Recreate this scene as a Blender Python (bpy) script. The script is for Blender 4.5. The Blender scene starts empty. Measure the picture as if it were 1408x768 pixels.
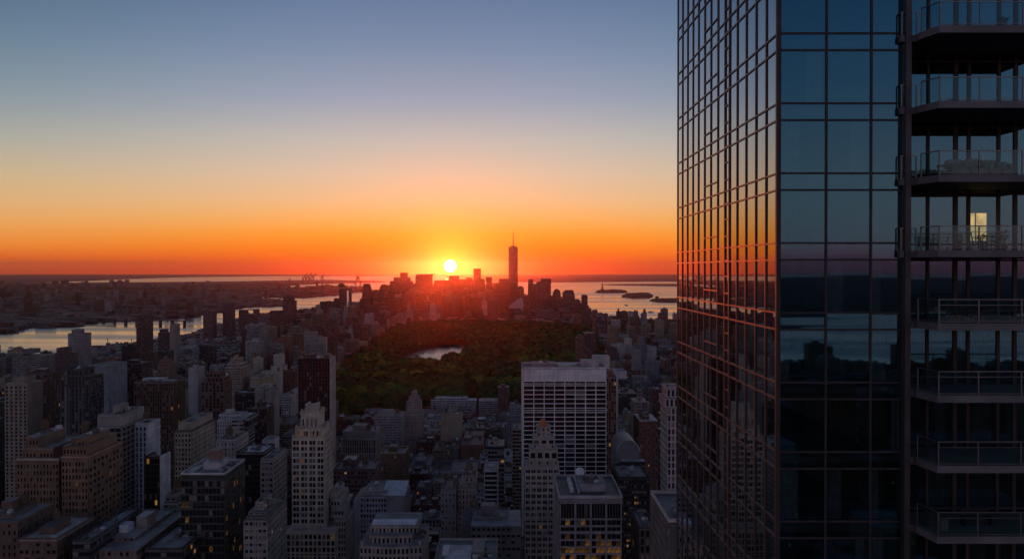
import bpy, math, random
from mathutils import Vector, noise as mnoise
random.seed(7)
R = math.radians
scene = bpy.context.scene
COL = scene.collection

# ------------------------------------------------------------------ camera
F = 1370.0                      # focal length in photo pixels (photo 1408 x 768)
CAM = Vector((0.0, 0.0, 246.0))
PITCH = math.atan(14.0 / F)     # horizontal line of sight meets photo row 370
cd = bpy.data.cameras.new('camera')
cd.sensor_width = 36.0
cd.lens = 36.0 * F / 1408.0
cd.clip_start = 0.5
cd.clip_end = 300000.0
cam = bpy.data.objects.new('camera', cd)
COL.objects.link(cam)
cam.location = CAM
cam.rotation_euler = (R(90) - PITCH, 0, 0)
scene.camera = cam
CP, SP = math.cos(PITCH), math.sin(PITCH)

def ray(px, py):
    a = (px - 704.0) / F
    b = -(py - 384.0) / F
    dy = CP + b * SP
    return a / dy, (b * CP - SP) / dy
def X_(px, Y, py=370.0):
    return ray(px, py)[0] * Y
def Z_(py, Y):
    return CAM.z + ray(704, py)[1] * Y
def G_(px, py, z=0.0):
    a, c = ray(px, py)
    Y = (z - CAM.z) / c
    return a * Y, Y
def pix(x, y, z):               # world point -> photo pixel, used only to choose which repeats are large
    dy = y * CP - (z - CAM.z) * SP
    dz = y * SP + (z - CAM.z) * CP
    return 704 + F * x / dy, 384 - F * dz / dy

def lin(c):
    return tuple(((v / 255.0) / 12.92 if v / 255.0 <= 0.04045 else ((v / 255.0 + 0.055) / 1.055) ** 2.4) for v in c)

# ------------------------------------------------------------------ sky and sun
SUN_AZ = math.atan((619 - 704) / F)         # to the right of straight ahead
SUN_EL = math.atan((370 - 365.5) / F)
SUN = Vector((math.sin(SUN_AZ) * math.cos(SUN_EL), math.cos(SUN_AZ) * math.cos(SUN_EL), math.sin(SUN_EL)))
world = bpy.data.worlds.new('World')
scene.world = world
world.use_nodes = True
NT = world.node_tree
NT.nodes.clear()

class N:
    """small node helper"""
    def __init__(self, nt): self.nt = nt
    def new(self, t, **kw):
        n = self.nt.nodes.new(t)
        for k, v in kw.items(): setattr(n, k, v)
        return n
    def link(self, a, b): self.nt.links.new(a, b)
    def put(self, sock, v):
        if isinstance(v, bpy.types.NodeSocket): self.link(v, sock)
        elif v is not None: sock.default_value = v
    def math(self, op, a, b=None, c=None, clamp=False):
        n = self.new('ShaderNodeMath', operation=op); n.use_clamp = clamp
        self.put(n.inputs[0], a); self.put(n.inputs[1], b)
        if c is not None: self.put(n.inputs[2], c)
        return n.outputs[0]
    def mix(self, fac, a, b, blend='MIX'):
        n = self.new('ShaderNodeMix', data_type='RGBA', blend_type=blend)
        self.put(n.inputs[0], fac)
        self.put(n.inputs[6], (*a, 1) if isinstance(a, tuple) and len(a) == 3 else a)
        self.put(n.inputs[7], (*b, 1) if isinstance(b, tuple) and len(b) == 3 else b)
        return n.outputs[2]
    def smooth(self, v, a, b, lo=0.0, hi=1.0):
        n = self.new('ShaderNodeMapRange', interpolation_type='SMOOTHSTEP')
        self.put(n.inputs[0], v); n.inputs[1].default_value = a; n.inputs[2].default_value = b
        n.inputs[3].default_value = lo; n.inputs[4].default_value = hi
        return n.outputs[0]
    def ramp(self, fac, stops, interp='LINEAR'):
        n = self.new('ShaderNodeValToRGB')
        cr = n.color_ramp; cr.interpolation = interp
        while len(cr.elements) > 1: cr.elements.remove(cr.elements[-1])
        for i, (p, c) in enumerate(stops):
            e = cr.elements[0] if i == 0 else cr.elements.new(p)
            e.position = p; e.color = (*c, 1)
        self.put(n.inputs[0], fac)
        return n.outputs[0]

w = N(NT)
tc = w.new('ShaderNodeTexCoord')
nrm = w.new('ShaderNodeVectorMath', operation='NORMALIZE'); w.link(tc.outputs['Generated'], nrm.inputs[0])
D = nrm.outputs[0]
sx = w.new('ShaderNodeSeparateXYZ'); w.link(D, sx.inputs[0])
OFF = 0.010
elev = w.math('POWER', w.math('MAXIMUM', w.math('ADD', sx.outputs[2], OFF), 0.0), 0.5)
def row(y): return math.sqrt(max((370 - y) / F + OFF, 0))       # sky elevation of a photo row
# elevation ramps: towards the sun, well off the sun, opposite the sun
sun_ramp = w.ramp(elev, [
    (0.0, lin((150, 30, 25))), (row(377), lin((240, 58, 14))), (row(370), lin((255, 66, 2))), (row(358), lin((255, 92, 0))),
    (row(340), lin((254, 126, 12))), (row(322), lin((249, 150, 46))), (row(300), lin((241, 172, 98))), (row(275), lin((231, 184, 138))),
    (row(240), lin((214, 188, 164))), (row(195), lin((186, 182, 178))), (row(140), lin((146, 158, 180))), (row(70), lin((112, 135, 167))),
    (row(0), lin((88, 115, 152))), (0.62, lin((66, 90, 130))), (0.75, lin((48, 62, 90))), (1.0, lin((42, 48, 66)))])
side_ramp = w.ramp(elev, [
    (0.0, lin((120, 45, 40))), (row(377), lin((196, 72, 44))), (row(370), lin((226, 86, 34))), (row(355), lin((244, 112, 32))),
    (row(338), lin((244, 144, 58))), (row(315), lin((236, 164, 92))), (row(288), lin((220, 175, 120))), (row(255), lin((200, 176, 138))),
    (row(215), lin((168, 168, 156))), (row(165), lin((132, 148, 156))), (row(95), lin((98, 126, 146))), (row(0), lin((64, 96, 124))),
    (0.62, lin((52, 80, 116))), (0.75, lin((46, 60, 86))), (1.0, lin((42, 48, 66)))])
anti_ramp = w.ramp(elev, [
    (0.0, lin((100, 56, 66))), (row(377), lin((172, 88, 98))), (row(362), lin((214, 108, 122))), (row(349), lin((206, 128, 134))), (row(335), lin((182, 144, 146))),
    (row(280), lin((168, 150, 152))), (row(210), lin((142, 138, 150))), (row(120), lin((104, 124, 150))), (row(0), lin((70, 102, 138))),
    (0.65, lin((58, 78, 106))), (0.8, lin((48, 58, 80))), (1.0, lin((42, 48, 66)))])
am = w.new('ShaderNodeVectorMath', operation='MULTIPLY'); w.link(anti_ramp, am.inputs[0]); am.inputs[1].default_value = (2.35, 1.95, 1.85); anti_ramp = am.outputs[0]
hd = w.new('ShaderNodeVectorMath', operation='MULTIPLY'); w.link(D, hd.inputs[0]); hd.inputs[1].default_value = (1, 1, 0)
hn = w.new('ShaderNodeVectorMath', operation='NORMALIZE'); w.link(hd.outputs[0], hn.inputs[0])
dt = w.new('ShaderNodeVectorMath', operation='DOT_PRODUCT'); w.link(hn.outputs[0], dt.inputs[0])
dt.inputs[1].default_value = (math.sin(SUN_AZ), math.cos(SUN_AZ), 0)
az = w.math('ARCCOSINE', w.math('MINIMUM', dt.outputs['Value'], 0.999999))
sky = w.mix(w.smooth(az, R(4), R(30)), sun_ramp, side_ramp)
sky = w.mix(w.smooth(az, R(55), R(140)), sky, anti_ramp)
# glow round the sun, and the disc itself
ds = w.new('ShaderNodeVectorMath', operation='DOT_PRODUCT'); w.link(D, ds.inputs[0]); ds.inputs[1].default_value = SUN
ang = w.math('ARCCOSINE', w.math('MINIMUM', ds.outputs['Value'], 0.9999999))
def glow(deg, col, k):
    e = w.math('MULTIPLY', w.math('EXPONENT', w.math('MULTIPLY', ang, -1.0 / R(deg))), k)
    n = w.new('ShaderNodeVectorMath', operation='SCALE'); n.inputs[0].default_value = col; w.link(e, n.inputs['Scale'])
    return n.outputs[0]
def add(a, b):
    n = w.new('ShaderNodeVectorMath', operation='ADD'); w.link(a, n.inputs[0]); w.link(b, n.inputs[1]); return n.outputs[0]
sky = add(sky, glow(2.4, (0.5, 0.13, 0.0), 0.42))
sky = add(sky, glow(0.75, (1.0, 0.62, 0.01), 1.2))
disc = w.smooth(ang, R(0.30), R(0.38), 1.0, 0.0)
dn = w.new('ShaderNodeVectorMath', operation='SCALE'); dn.inputs[0].default_value = (16, 12, 7.5); w.link(disc, dn.inputs['Scale'])
sky = add(sky, dn.outputs[0])
bg = w.new('ShaderNodeBackground'); w.link(sky, bg.inputs[0]); bg.inputs[1].default_value = 1.0
nish = w.new('ShaderNodeTexSky', sky_type='NISHITA'); nish.sun_disc = False
nish.sun_elevation = R(0.6); nish.sun_rotation = SUN_AZ; nish.altitude = 200
bg2 = w.new('ShaderNodeBackground'); w.link(nish.outputs[0], bg2.inputs[0]); bg2.inputs[1].default_value = 0.012
ad = w.new('ShaderNodeAddShader'); w.link(bg.outputs[0], ad.inputs[0]); w.link(bg2.outputs[0], ad.inputs[1])
wo = w.new('ShaderNodeOutputWorld'); w.link(ad.outputs[0], wo.inputs[0])

sl = bpy.data.lights.new('sun', 'SUN'); sl.energy = 1.15; sl.angle = R(0.5); sl.color = (1.0, 0.085, 0.012)
so = bpy.data.objects.new('sun', sl); COL.objects.link(so)
so.location = (0, 0, 600); so.rotation_euler = (-SUN).to_track_quat('-Z', 'Y').to_euler()

scene.view_settings.view_transform = 'Standard'
scene.view_settings.look = 'None'
scene.view_settings.exposure = 0.0
scene.view_settings.gamma = 1.0
scene.view_settings.use_curve_mapping = False
scene.render.engine = 'CYCLES'
cy = scene.cycles
cy.use_denoising = True
cy.max_bounces = 8; cy.diffuse_bounces = 2; cy.glossy_bounces = 4; cy.transparent_max_bounces = 12; cy.volume_bounces = 0
cy.sample_clamp_indirect = 4.0
cy.caustics_reflective = False; cy.caustics_refractive = False

# ------------------------------------------------------------------ materials
def material(name):
    m = bpy.data.materials.new(name); m.use_nodes = True
    m.node_tree.nodes.clear()
    n = N(m.node_tree)
    out = n.new('ShaderNodeOutputMaterial')
    return m, n, out

def plain(name, col, rough=0.7, metal=0.0, scale=0.25, vary=0.25, spec=0.4, bump=0.0):
    m, n, out = material(name)
    t = n.new('ShaderNodeTexCoord')
    no = n.new('ShaderNodeTexNoise'); no.inputs['Scale'].default_value = scale; no.inputs['Detail'].default_value = 5
    n.link(t.outputs['Object'], no.inputs['Vector'])
    f = n.smooth(no.outputs[0], 0.3, 0.7, 1 - vary, 1 + vary)
    b = n.new('ShaderNodeBsdfPrincipled')
    sc = n.new('ShaderNodeVectorMath', operation='SCALE'); sc.inputs[0].default_value = col; n.link(f, sc.inputs['Scale'])
    n.link(sc.outputs[0], b.inputs['Base Color'])
    b.inputs['Roughness'].default_value = rough; b.inputs['Metallic'].default_value = metal
    b.inputs['Specular IOR Level'].default_value = spec
    if bump:
        bp = n.new('ShaderNodeBump'); bp.inputs['Strength'].default_value = bump; n.link(no.outputs[0], bp.inputs['Height']); n.link(bp.outputs[0], b.inputs['Normal'])
    n.link(b.outputs[0], out.inputs[0])
    return m

def glow_mat(name, col, k):
    m, n, out = material(name)
    t = n.new('ShaderNodeTexCoord')
    no = n.new('ShaderNodeTexNoise'); no.inputs['Scale'].default_value = 1.5
    n.link(t.outputs['Object'], no.inputs['Vector'])
    e = n.new('ShaderNodeEmission'); e.inputs[0].default_value = (*col, 1)
    n.link(n.smooth(no.outputs[0], 0.25, 0.75, 0.6 * k, 1.3 * k), e.inputs[1])
    n.link(e.outputs[0], out.inputs[0])
    return m

def glass_mat(name, f0, tint, through, wobble=0.005, power=3.0):
    m, n, out = material(name)
    t = n.new('ShaderNodeTexCoord')
    no = n.new('ShaderNodeTexNoise'); no.inputs['Scale'].default_value = 0.35; no.inputs['Detail'].default_value = 1.5
    n.link(t.outputs['Object'], no.inputs['Vector'])
    bp = n.new('ShaderNodeBump'); bp.inputs['Strength'].default_value = wobble; bp.inputs['Distance'].default_value = 0.3
    n.link(no.outputs[0], bp.inputs['Height'])
    lw = n.new('ShaderNodeLayerWeight'); lw.inputs[0].default_value = 0.5
    fac = n.math('ADD', n.math('MULTIPLY', n.math('POWER', lw.outputs['Facing'], power), 1 - f0), f0, clamp=True)
    g = n.new('ShaderNodeBsdfGlossy'); g.inputs['Roughness'].default_value = 0.015
    n.link(n.mix(n.math('POWER', lw.outputs['Facing'], 1.3), tint, (0.97, 0.97, 0.98)), g.inputs[0])
    n.link(bp.outputs[0], g.inputs['Normal'])
    tr = n.new('ShaderNodeBsdfTransparent'); tr.inputs[0].default_value = (*through, 1)
    mx = n.new('ShaderNodeMixShader'); n.link(fac, mx.inputs[0]); n.link(tr.outputs[0], mx.inputs[1]); n.link(g.outputs[0], mx.inputs[2])
    n.link(mx.outputs[0], out.inputs[0])
    return m

M = {}
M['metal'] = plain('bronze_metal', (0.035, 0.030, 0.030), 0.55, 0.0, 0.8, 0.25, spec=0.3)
M['sunlit_bronze'] = plain('bronze_sunset_tint', (0.085, 0.05, 0.042), 0.46, 0.0, 0.8, 0.25, spec=0.6)  # frame bronze with warm sunset light mixed into its base colour
M['column'] = plain('grey_metal', (0.060, 0.056, 0.058), 0.45, 0.5, 0.8, 0.2)
M['slab'] = plain('balcony_concrete', (0.13, 0.125, 0.13), 0.7, 0, 0.6, 0.18, bump=0.05)
M['rail'] = plain('rail_metal', (0.13, 0.135, 0.14), 0.35, 0.7, 1.0, 0.15)
M['curtain'] = plain('curtain_fabric', (0.42, 0.42, 0.40), 0.9, 0, 2.0, 0.15)
M['interior'] = plain('interior_plaster', (0.22, 0.21, 0.20), 0.9, 0, 0.5, 0.2)
M['pane'] = glass_mat('facade_glass', 0.36, (0.075, 0.26, 0.37), (0.34, 0.42, 0.44))
M['railglass'] = glass_mat('railing_glass', 0.05, (0.35, 0.62, 0.70), (0.66, 0.80, 0.82), 0.004)
M['lamp'] = glow_mat('lamplight', (1.0, 0.52, 0.15), 2.4)

# ------------------------------------------------------------------ mesh builder
class MB:
    def __init__(self):
        self.v = []; self.f = []; self.uv = []; self.co = []; self.mi = []
    def face(self, pts, uv=None, mat=0, col=(0.3, 0.3, 0.3, 0.0)):
        i = len(self.v); self.v.extend(pts); n = len(pts)
        self.f.append(tuple(range(i, i + n)))
        self.uv.extend(uv or [(0, 0)] * n); self.co.extend([col] * n); self.mi.append(mat)
    def box(self, x0, x1, y0, y1, z0, z1, **kw):
        self.prism([(x0, y0), (x1, y0), (x1, y1), (x0, y1)], z0, z1, **kw)
    def prism(self, poly, z0, z1, mat=0, top=None, col=(0.3, 0.3, 0.3, 0.0), tcol=None, bay=0.0, fl=3.5, scale=1.0, bottom=False, v0=None):
        """upright prism on a counter-clockwise plan; uv counts window bays and storeys when bay > 0"""
        n = len(poly); h = z1 - z0
        nf = max(1, round(h / fl)); vb = 0 if v0 is None else v0
        cx = sum(p[0] for p in poly) / n; cyy = sum(p[1] for p in poly) / n
        tp = [(cx + (p[0] - cx) * scale, cyy + (p[1] - cyy) * scale) for p in poly]
        u = 0
        for i in range(n):
            a, b = poly[i], poly[(i + 1) % n]; ta, tb = tp[i], tp[(i + 1) % n]
            L = math.hypot(b[0] - a[0], b[1] - a[1])
            nb = max(1, round(L / bay)) if bay else 1
            self.face([(a[0], a[1], z0), (b[0], b[1], z0), (tb[0], tb[1], z1), (ta[0], ta[1], z1)],
                      [(u, vb), (u + nb, vb), (u + nb, vb + nf), (u, vb + nf)], mat, col)
            u += nb
        self.face([(p[0], p[1], z1) for p in tp], [(p[0], p[1]) for p in tp], mat if top is None else top, tcol or col)
        if bottom: self.face([(p[0], p[1], z0) for p in reversed(poly)], None, mat, col)
    def tube(self, a, b, r0, r1=None, n=6, **kw):
        a = Vector(a); b = Vector(b); r1 = r0 if r1 is None else r1
        d = (b - a).normalized(); s = d.orthogonal().normalized(); t = d.cross(s)
        ra = [a + (s * math.cos(k * 2 * math.pi / n) + t * math.sin(k * 2 * math.pi / n)) * r0 for k in range(n)]
        rb = [b + (s * math.cos(k * 2 * math.pi / n) + t * math.sin(k * 2 * math.pi / n)) * r1 for k in range(n)]
        for k in range(n):
            self.face([tuple(ra[k]), tuple(ra[(k + 1) % n]), tuple(rb[(k + 1) % n]), tuple(rb[k])], None, **kw)
        self.face([tuple(p) for p in reversed(ra)], None, **kw); self.face([tuple(p) for p in rb], None, **kw)
    def data(self, name, mats):
        me = bpy.data.meshes.new(name)
        me.from_pydata(self.v, [], self.f)
        ul = me.uv_layers.new(name='bays'); ul.data.foreach_set('uv', [c for p in self.uv for c in p])
        ca = me.color_attributes.new('paint', 'FLOAT_COLOR', 'CORNER'); ca.data.foreach_set('color', [c for p in self.co for c in p])
        for m in (mats if isinstance(mats, (list, tuple)) else [mats]): me.materials.append(m)
        me.polygons.foreach_set('material_index', self.mi)
        me.update()
        return me
    def build(self, name, mats, parent=None, loc=None, smooth=False):
        me = self.data(name, mats)
        if smooth: me.polygons.foreach_set('use_smooth', [True] * len(me.polygons))
        o = bpy.data.objects.new(name, me)
        if parent is not None: o.parent = parent
        if loc is not None: o.location = loc
        COL.objects.link(o)
        return o

def mesh_copy(src, parent, loc):
    o = src.copy(); o.parent = parent; o.location = loc; COL.objects.link(o); return o

def tag(o, label=None, cat=None, group=None, kind=None):
    if label: o['label'] = label
    if cat: o['category'] = cat
    if group: o['group'] = group
    if kind: o['kind'] = kind
    return o

def empty(name, loc, label=None, cat=None, group=None, rz=0.0):
    o = bpy.data.objects.new(name, None); o.empty_display_size = 1.0
    o.location = loc; o.rotation_euler = (0, 0, rz); COL.objects.link(o)
    return tag(o, label, cat, group)
# ------------------------------------------------------------------ setting: water, land, haze
def water_mat():
    m, n, out = material('river_water')
    t = n.new('ShaderNodeTexCoord')
    mp = n.new('ShaderNodeMapping'); mp.inputs['Scale'].default_value = (0.006, 0.018, 0.01); n.link(t.outputs['Object'], mp.inputs[0])
    a = n.new('ShaderNodeTexNoise'); a.inputs['Scale'].default_value = 1.0; a.inputs['Detail'].default_value = 7; n.link(mp.outputs[0], a.inputs['Vector'])
    mp2 = n.new('ShaderNodeMapping'); mp2.inputs['Scale'].default_value = (0.0006, 0.0045, 0.01); n.link(t.outputs['Object'], mp2.inputs[0])
    b = n.new('ShaderNodeTexNoise'); b.inputs['Scale'].default_value = 1.0; b.inputs['Detail'].default_value = 4; n.link(mp2.outputs[0], b.inputs['Vector'])
    bp = n.new('ShaderNodeBump'); bp.inputs['Strength'].default_value = 0.11; bp.inputs['Distance'].default_value = 6.0
    n.link(a.outputs[0], bp.inputs['Height'])
    p = n.new('ShaderNodeBsdfPrincipled'); p.inputs['Base Color'].default_value = (0.03, 0.032, 0.035, 1)
    p.inputs['IOR'].default_value = 2.1
    n.link(n.smooth(b.outputs[0], 0.35, 0.65, 0.10, 0.26), p.inputs['Roughness'])
    n.link(bp.outputs[0], p.inputs['Normal'])
    n.link(p.outputs[0], out.inputs[0])
    return m
M['water'] = water_mat()
M['ground'] = plain('city_ground', (0.055, 0.05, 0.052), 0.9, 0, 0.004, 0.4)
M['farland'] = plain('far_land', (0.06, 0.055, 0.055), 0.95, 0, 0.0012, 0.55)
M['grass'] = plain('park_ground', (0.045, 0.06, 0.022), 0.95, 0, 0.01, 0.4)

RAD = 50000.0
sea = MB()
NR = 96
sea.face([(RAD * math.cos(k * 2 * math.pi / NR), RAD * math.sin(k * 2 * math.pi / NR), -2.0) for k in range(NR)])
tag(sea.build('water', M['water']), 'calm river and bay water reflecting the sunset sky', kind='structure')

def land(name, poly, mat, z=0.0, label=None):
    """a sheet of land whose bank drops below the water line"""
    a = sum(poly[i][0] * poly[(i + 1) % len(poly)][1] - poly[(i + 1) % len(poly)][0] * poly[i][1] for i in range(len(poly)))
    if a < 0: poly = poly[::-1]
    mb = MB(); n = len(poly)
    mb.face([(p[0], p[1], z) for p in poly])
    for i in range(n):
        p, q = poly[i], poly[(i + 1) % n]
        mb.face([(p[0], p[1], -4), (q[0], q[1], -4), (q[0], q[1], z), (p[0], p[1], z)])
    return tag(mb.build(name, mat), label, kind='structure')
def wob(poly, amp=0.012, seed=0, sub=5, closed=False):
    """break straight banks into an uneven shoreline"""
    out = []; r = random.Random(seed)
    for i in range(len(poly) - (0 if closed else 1)):
        p, q = poly[i], poly[(i + 1) % len(poly)]
        for k in range(sub):
            t = k / sub; x = p[0] + (q[0] - p[0]) * t; y = p[1] + (q[1] - p[1]) * t
            s = amp * abs(y) if k else 0
            out.append((x + r.uniform(-s, s), y + r.uniform(-s, s)))
    if not closed: out.append(poly[-1])
    return out
SHORE = [G_(*p) for p in [(-420, 540), (-150, 524), (0, 511), (60, 505), (105, 492), (150, 477), (200, 471), (262, 460), (330, 438), (372, 431),
                          (420, 426), (480, 418), (540, 412), (620, 408), (720, 409), (778, 416), (800, 424), (816, 434), (868, 441), (896, 446), (960, 454), (1110, 476), (1400, 520)]]
MAIN = SHORE + [(2600, 300), (2600, -2300), (-2400, -2100), (-2200, 900)]
land('ground', wob(SHORE, 0.006, 1, 4) + MAIN[len(SHORE):], M['ground'], 0.0, 'dark city ground and streets between the buildings')
# far bank on the left, with the bays and spits behind it
BANK = [G_(*p) for p in [(-500, 480), (0, 458), (30, 450), (60, 450.5), (100, 448), (130, 443.5), (158, 441.5), (200, 440.5), (250, 437), (292, 430),
                         (330, 423), (385, 420.5), (388, 414), (352, 411.5), (354, 408.5), (420, 409.5), (466, 405), (500, 400.5), (500, 396.5), (462, 395.6), (450, 392.4), (420, 395.2), (390, 395.6), (388, 392.4), (420, 391), (450, 389.5), (490, 389), (530, 387.5),
                         (520, 385.8), (450, 384.6), (400, 385.0), (330, 386.5), (200, 387.5), (100, 388.3), (-40, 388.7), (-900, 389)]]
land('far_bank', wob(BANK, 0.0025, 2, 3), M['farland'], 0.0, 'hazy low far bank with scattered buildings beyond the river')
# long dark headlands on the horizon
land('far_hills', [G_(*p) for p in [(-900, 389.2), (-40, 388.9), (60, 388.0), (128, 385.6), (180, 383.2), (260, 380.6), (360, 379.4), (620, 378.9), (624, 377.4), (-1000, 377.4)]], M['farland'], 6.0, 'thin dark land along the horizon')
land('far_shore', [G_(*p) for p in [(618, 383.2), (700, 387.2), (760, 387.8), (800, 387.4), (860, 387.0), (980, 386.2), (1500, 385.5), (1700, 377.4), (610, 377.4)]], M['farland'], 8.0, 'long dark far shore across the bay')
land('sand_spit', wob([G_(*p) for p in [(826, 391.2), (838, 390.4), (980, 389.6), (1100, 390), (1100, 394), (930, 393.2), (860, 392.2)]], 0.001, 5, 3), M['farland'], 1.0, 'low dark spit lying across the bay')
land('headland_behind', wob([(-6000, -4300), (-2600, -4250), (-700, -4350), (900, -4150), (1500, -4500), (-500, -4900), (-6000, -4900)], 0.01, 31, 4, True), M['farland'], 0.0, 'dark headland in the river mirrored in the glass')
land('far_bank_behind', [(-9000, -5600), (-1500, -5900), (2000, -5300), (9000, -5200), (40000, -30000), (-40000, -30000)], M['farland'], 0.0, 'dark land beyond the river mirrored in the glass')

def haze():
    m, n, out = material('air')
    v = n.new('ShaderNodeVolumePrincipled')
    v.inputs['Color'].default_value = (0.52, 0.41, 0.52, 1)
    v.inputs['Density'].default_value = HAZE_D
    v.inputs['Anisotropy'].default_value = HAZE_G
    n.link(v.outputs[0], out.inputs['Volume'])
    mb = MB(); mb.box(-52000, 52000, -52000, 52000, -5, 580, bottom=True)
    tag(mb.build('haze', m), 'thin warm haze over the whole city', kind='stuff')
HAZE_D = 1.8e-5; HAZE_G = 0.95
haze()
# ------------------------------------------------------------------ glass tower on the right
TD = 50.0                                   # distance of its street front
TX = X_(1069.5, TD)                         # the near corner
TU = Vector((-0.0088, 1.0, 0)).normalized() # direction of its long left side
FLOOR = 95.7 / F * TD
ZT = Z_(334, TD)                            # top of one spandrel band; the others repeat by storeys
SPAN = 23.0 / F * TD
tower = empty('glass_tower', (TX, TD, 0), 'tall blue glass tower with stacked balconies, nearest building on the right', 'tower')
def tl(p): return (p[0] - TX, p[1] - TD, p[2])
levels = [ZT + k * FLOOR for k in range(-11, 12)]      # tops of spandrel bands in view
ZTOP = levels[-1] + 1.2
# window columns: left side (metres from the corner along TU), front (x)
left_cols = [0.15, 2.2, 4.3, 6.5, 8.65, 10.65, 11.85, 13.95, 16.1, 18.15, 20.3, 22.35, 24.45, 26.55, 28.6]
front_cols = [TX + 0.12] + [X_(p, TD) for p in (1135.5, 1197, 1246)]
WD = 52.8                                   # the balcony wall stands back from the street front
RX = X_(1246, TD) + 0.05
wall_cols = [RX] + [X_(p, WD) for p in (1275, 1313, 1331, 1372, 1395)] + [X_(1395, WD) + k for k in (2.1, 4.2, 6.3)]
panes = []          # (area in the picture, corners)
def pane(c):
    q = [pix(*p) for p in c]
    if all(-20 < a < 1430 and -40 < b < 800 for a, b in q):
        ar = 0.5 * abs(sum(q[i][0] * q[(i + 1) % 4][1] - q[(i + 1) % 4][0] * q[i][1] for i in range(4)))
        if all(a > 1420 for a, b in q): ar = 0
    else:
        ar = 0 if (all(b < -5 for a, b in q) or all(b > 775 for a, b in q) or all(a > 1410 for a, b in q)) else 500
    panes.append((ar, c))
def left_pt(s, z, out=0.0):
    p = Vector((TX, TD, 0)) + TU * s + Vector((-TU.y, TU.x, 0)) * out
    return (p.x, p.y, z)
for z in levels:
    for a, b in ((z - SPAN, z), (z - FLOOR, z - SPAN)):
        for i in range(len(left_cols) - 1):
            pane([left_pt(left_cols[i + 1], a), left_pt(left_cols[i], a), left_pt(left_cols[i], b), left_pt(left_cols[i + 1], b)])
        for i in range(len(front_cols) - 1):
            pane([(front_cols[i], TD, a), (front_cols[i + 1], TD, a), (front_cols[i + 1], TD, b), (front_cols[i], TD, b)])
        for i in range(len(wall_cols) - 1):
            pane([(wall_cols[i], WD, a), (wall_cols[i + 1], WD, a), (wall_cols[i + 1], WD, b), (wall_cols[i], WD, b)])
panes.sort(key=lambda t: -t[0])
for ar, c in panes[:98]:
    mb = MB(); j = random.uniform(-0.004, 0.004)
    mid = [sum(p[k] for p in c) / 4 for k in range(3)]
    jx = [random.uniform(-0.0016, 0.0016) for q in range(3)]; jx.append(jx[0] - jx[1] + jx[2])      # panes never sit perfectly true
    sd = abs(c[0][0] - c[1][0]) < 0.5
    mb.face([(p[0] - mid[0] + (e if sd else 0), p[1] - mid[1] + (0 if sd else e), p[2] - mid[2]) for p, e in zip(c, jx)])
    mb.build('window_pane', M['pane'], tower, tl(mid))
mb = MB()
for ar, c in panes[98:]:
    jx = [random.uniform(-0.0016, 0.0016) for q in range(3)]; jx.append(jx[0] - jx[1] + jx[2]); sd = abs(c[0][0] - c[1][0]) < 0.5
    mb.face([tl((p[0] + (e if sd else 0), p[1] + (0 if sd else e), p[2])) for p, e in zip(c, jx)])
zb = levels[0] - FLOOR                      # plain storeys down to the street, outside the picture
for k in range(int(zb / FLOOR) + 1):
    a = max(zb - (k + 1) * FLOOR, 0.0); b = zb - k * FLOOR
    mb.face([tl(left_pt(28.6, a)), tl(left_pt(0, a)), tl(left_pt(0, b)), tl(left_pt(28.6, b))])
    mb.face([tl((TX, TD, a)), tl((RX, TD, a)), tl((RX, TD, b)), tl((TX, TD, b))])
    mb.face([tl((RX, WD, a)), tl((wall_cols[-1], WD, a)), tl((wall_cols[-1], WD, b)), tl((RX, WD, b))])
tag(mb.build('window_pane', M['pane'], tower), kind='stuff')

# frames: deep transoms and fins that catch the low sky
fr = MB()
ln = Vector((-TU.y, TU.x, 0))               # outward from the left side
def left_bar(s0, s1, z0, z1, out, inn=0.03):
    a = Vector((TX, TD, 0)) + TU * s0; b = Vector((TX, TD, 0)) + TU * s1
    P = [a + ln * out, a - ln * inn, b - ln * inn, b + ln * out]
    fr.prism([(p.x - TX, p.y - TD) for p in P], z0, z1, bottom=True)
for z in levels:
    for zz in (z, z - SPAN):
        left_bar(0.0, 28.6, zz - 0.042, zz + 0.042, 0.065)
    for s0, s1, f in ((11.92, 13.95, None),):
        pass
    zz = z - SPAN - 0.70 * (FLOOR - SPAN)
    left_bar(13.99, 18.11, zz - 0.035, zz + 0.035, 0.075)          # vents in two bays
    for q in (0.22, 0.50, 0.80):
        zz = z - q * FLOOR; left_bar(10.70, 11.80, zz - 0.035, zz + 0.035, 0.075)
for s in left_cols:
    wd = 0.075 if s in (10.65, 11.85) else 0.048
    left_bar(s - wd, s + wd, 0, ZTOP, 0.07 if wd < 0.06 else 0.08)
fr.build('side_frame', M['sunlit_bronze'], tower)
fr = MB()
def front_bar(x0, x1, z0, z1, out=0.05, d=0.0): fr.box(x0 - TX, x1 - TX, d - out, d + 0.03, z0, z1, bottom=True)
for z in levels:
    for zz in (z, z - SPAN): front_bar(TX + 0.1, RX, zz - 0.05, zz + 0.05, 0.055); front_bar(RX, wall_cols[-1], zz - 0.05, zz + 0.05, 0.055, WD - TD)
for x in front_cols[1:3]: front_bar(x - 0.055, x + 0.055, 0, ZTOP, 0.07)
for k, x in enumerate(wall_cols[1:]):
    wd = (0.075, 0.11, 0.085, 0.085, 0.10, 0.08, 0.08, 0.08)[k]
    front_bar(x - wd, x + wd, 0, ZTOP, 0.085, WD - TD)
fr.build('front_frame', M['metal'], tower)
mb = MB(); mb.box(-0.10, 0.12, -0.10, 0.14, 0, ZTOP); mb.build('corner_post', M['metal'], tower)
mb = MB(); cx = X_(1248.5, 49.5) - TX; mb.box(cx - 0.14, cx + 0.14, -0.52, -0.02, 0, ZTOP); mb.build('outer_column', M['column'], tower)
mb = MB(); mb.box(RX - TX - 0.12, RX - TX + 0.1, 0.0, WD - TD + 0.05, 0, ZTOP); mb.build('return_wall', M['column'], tower)
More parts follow.
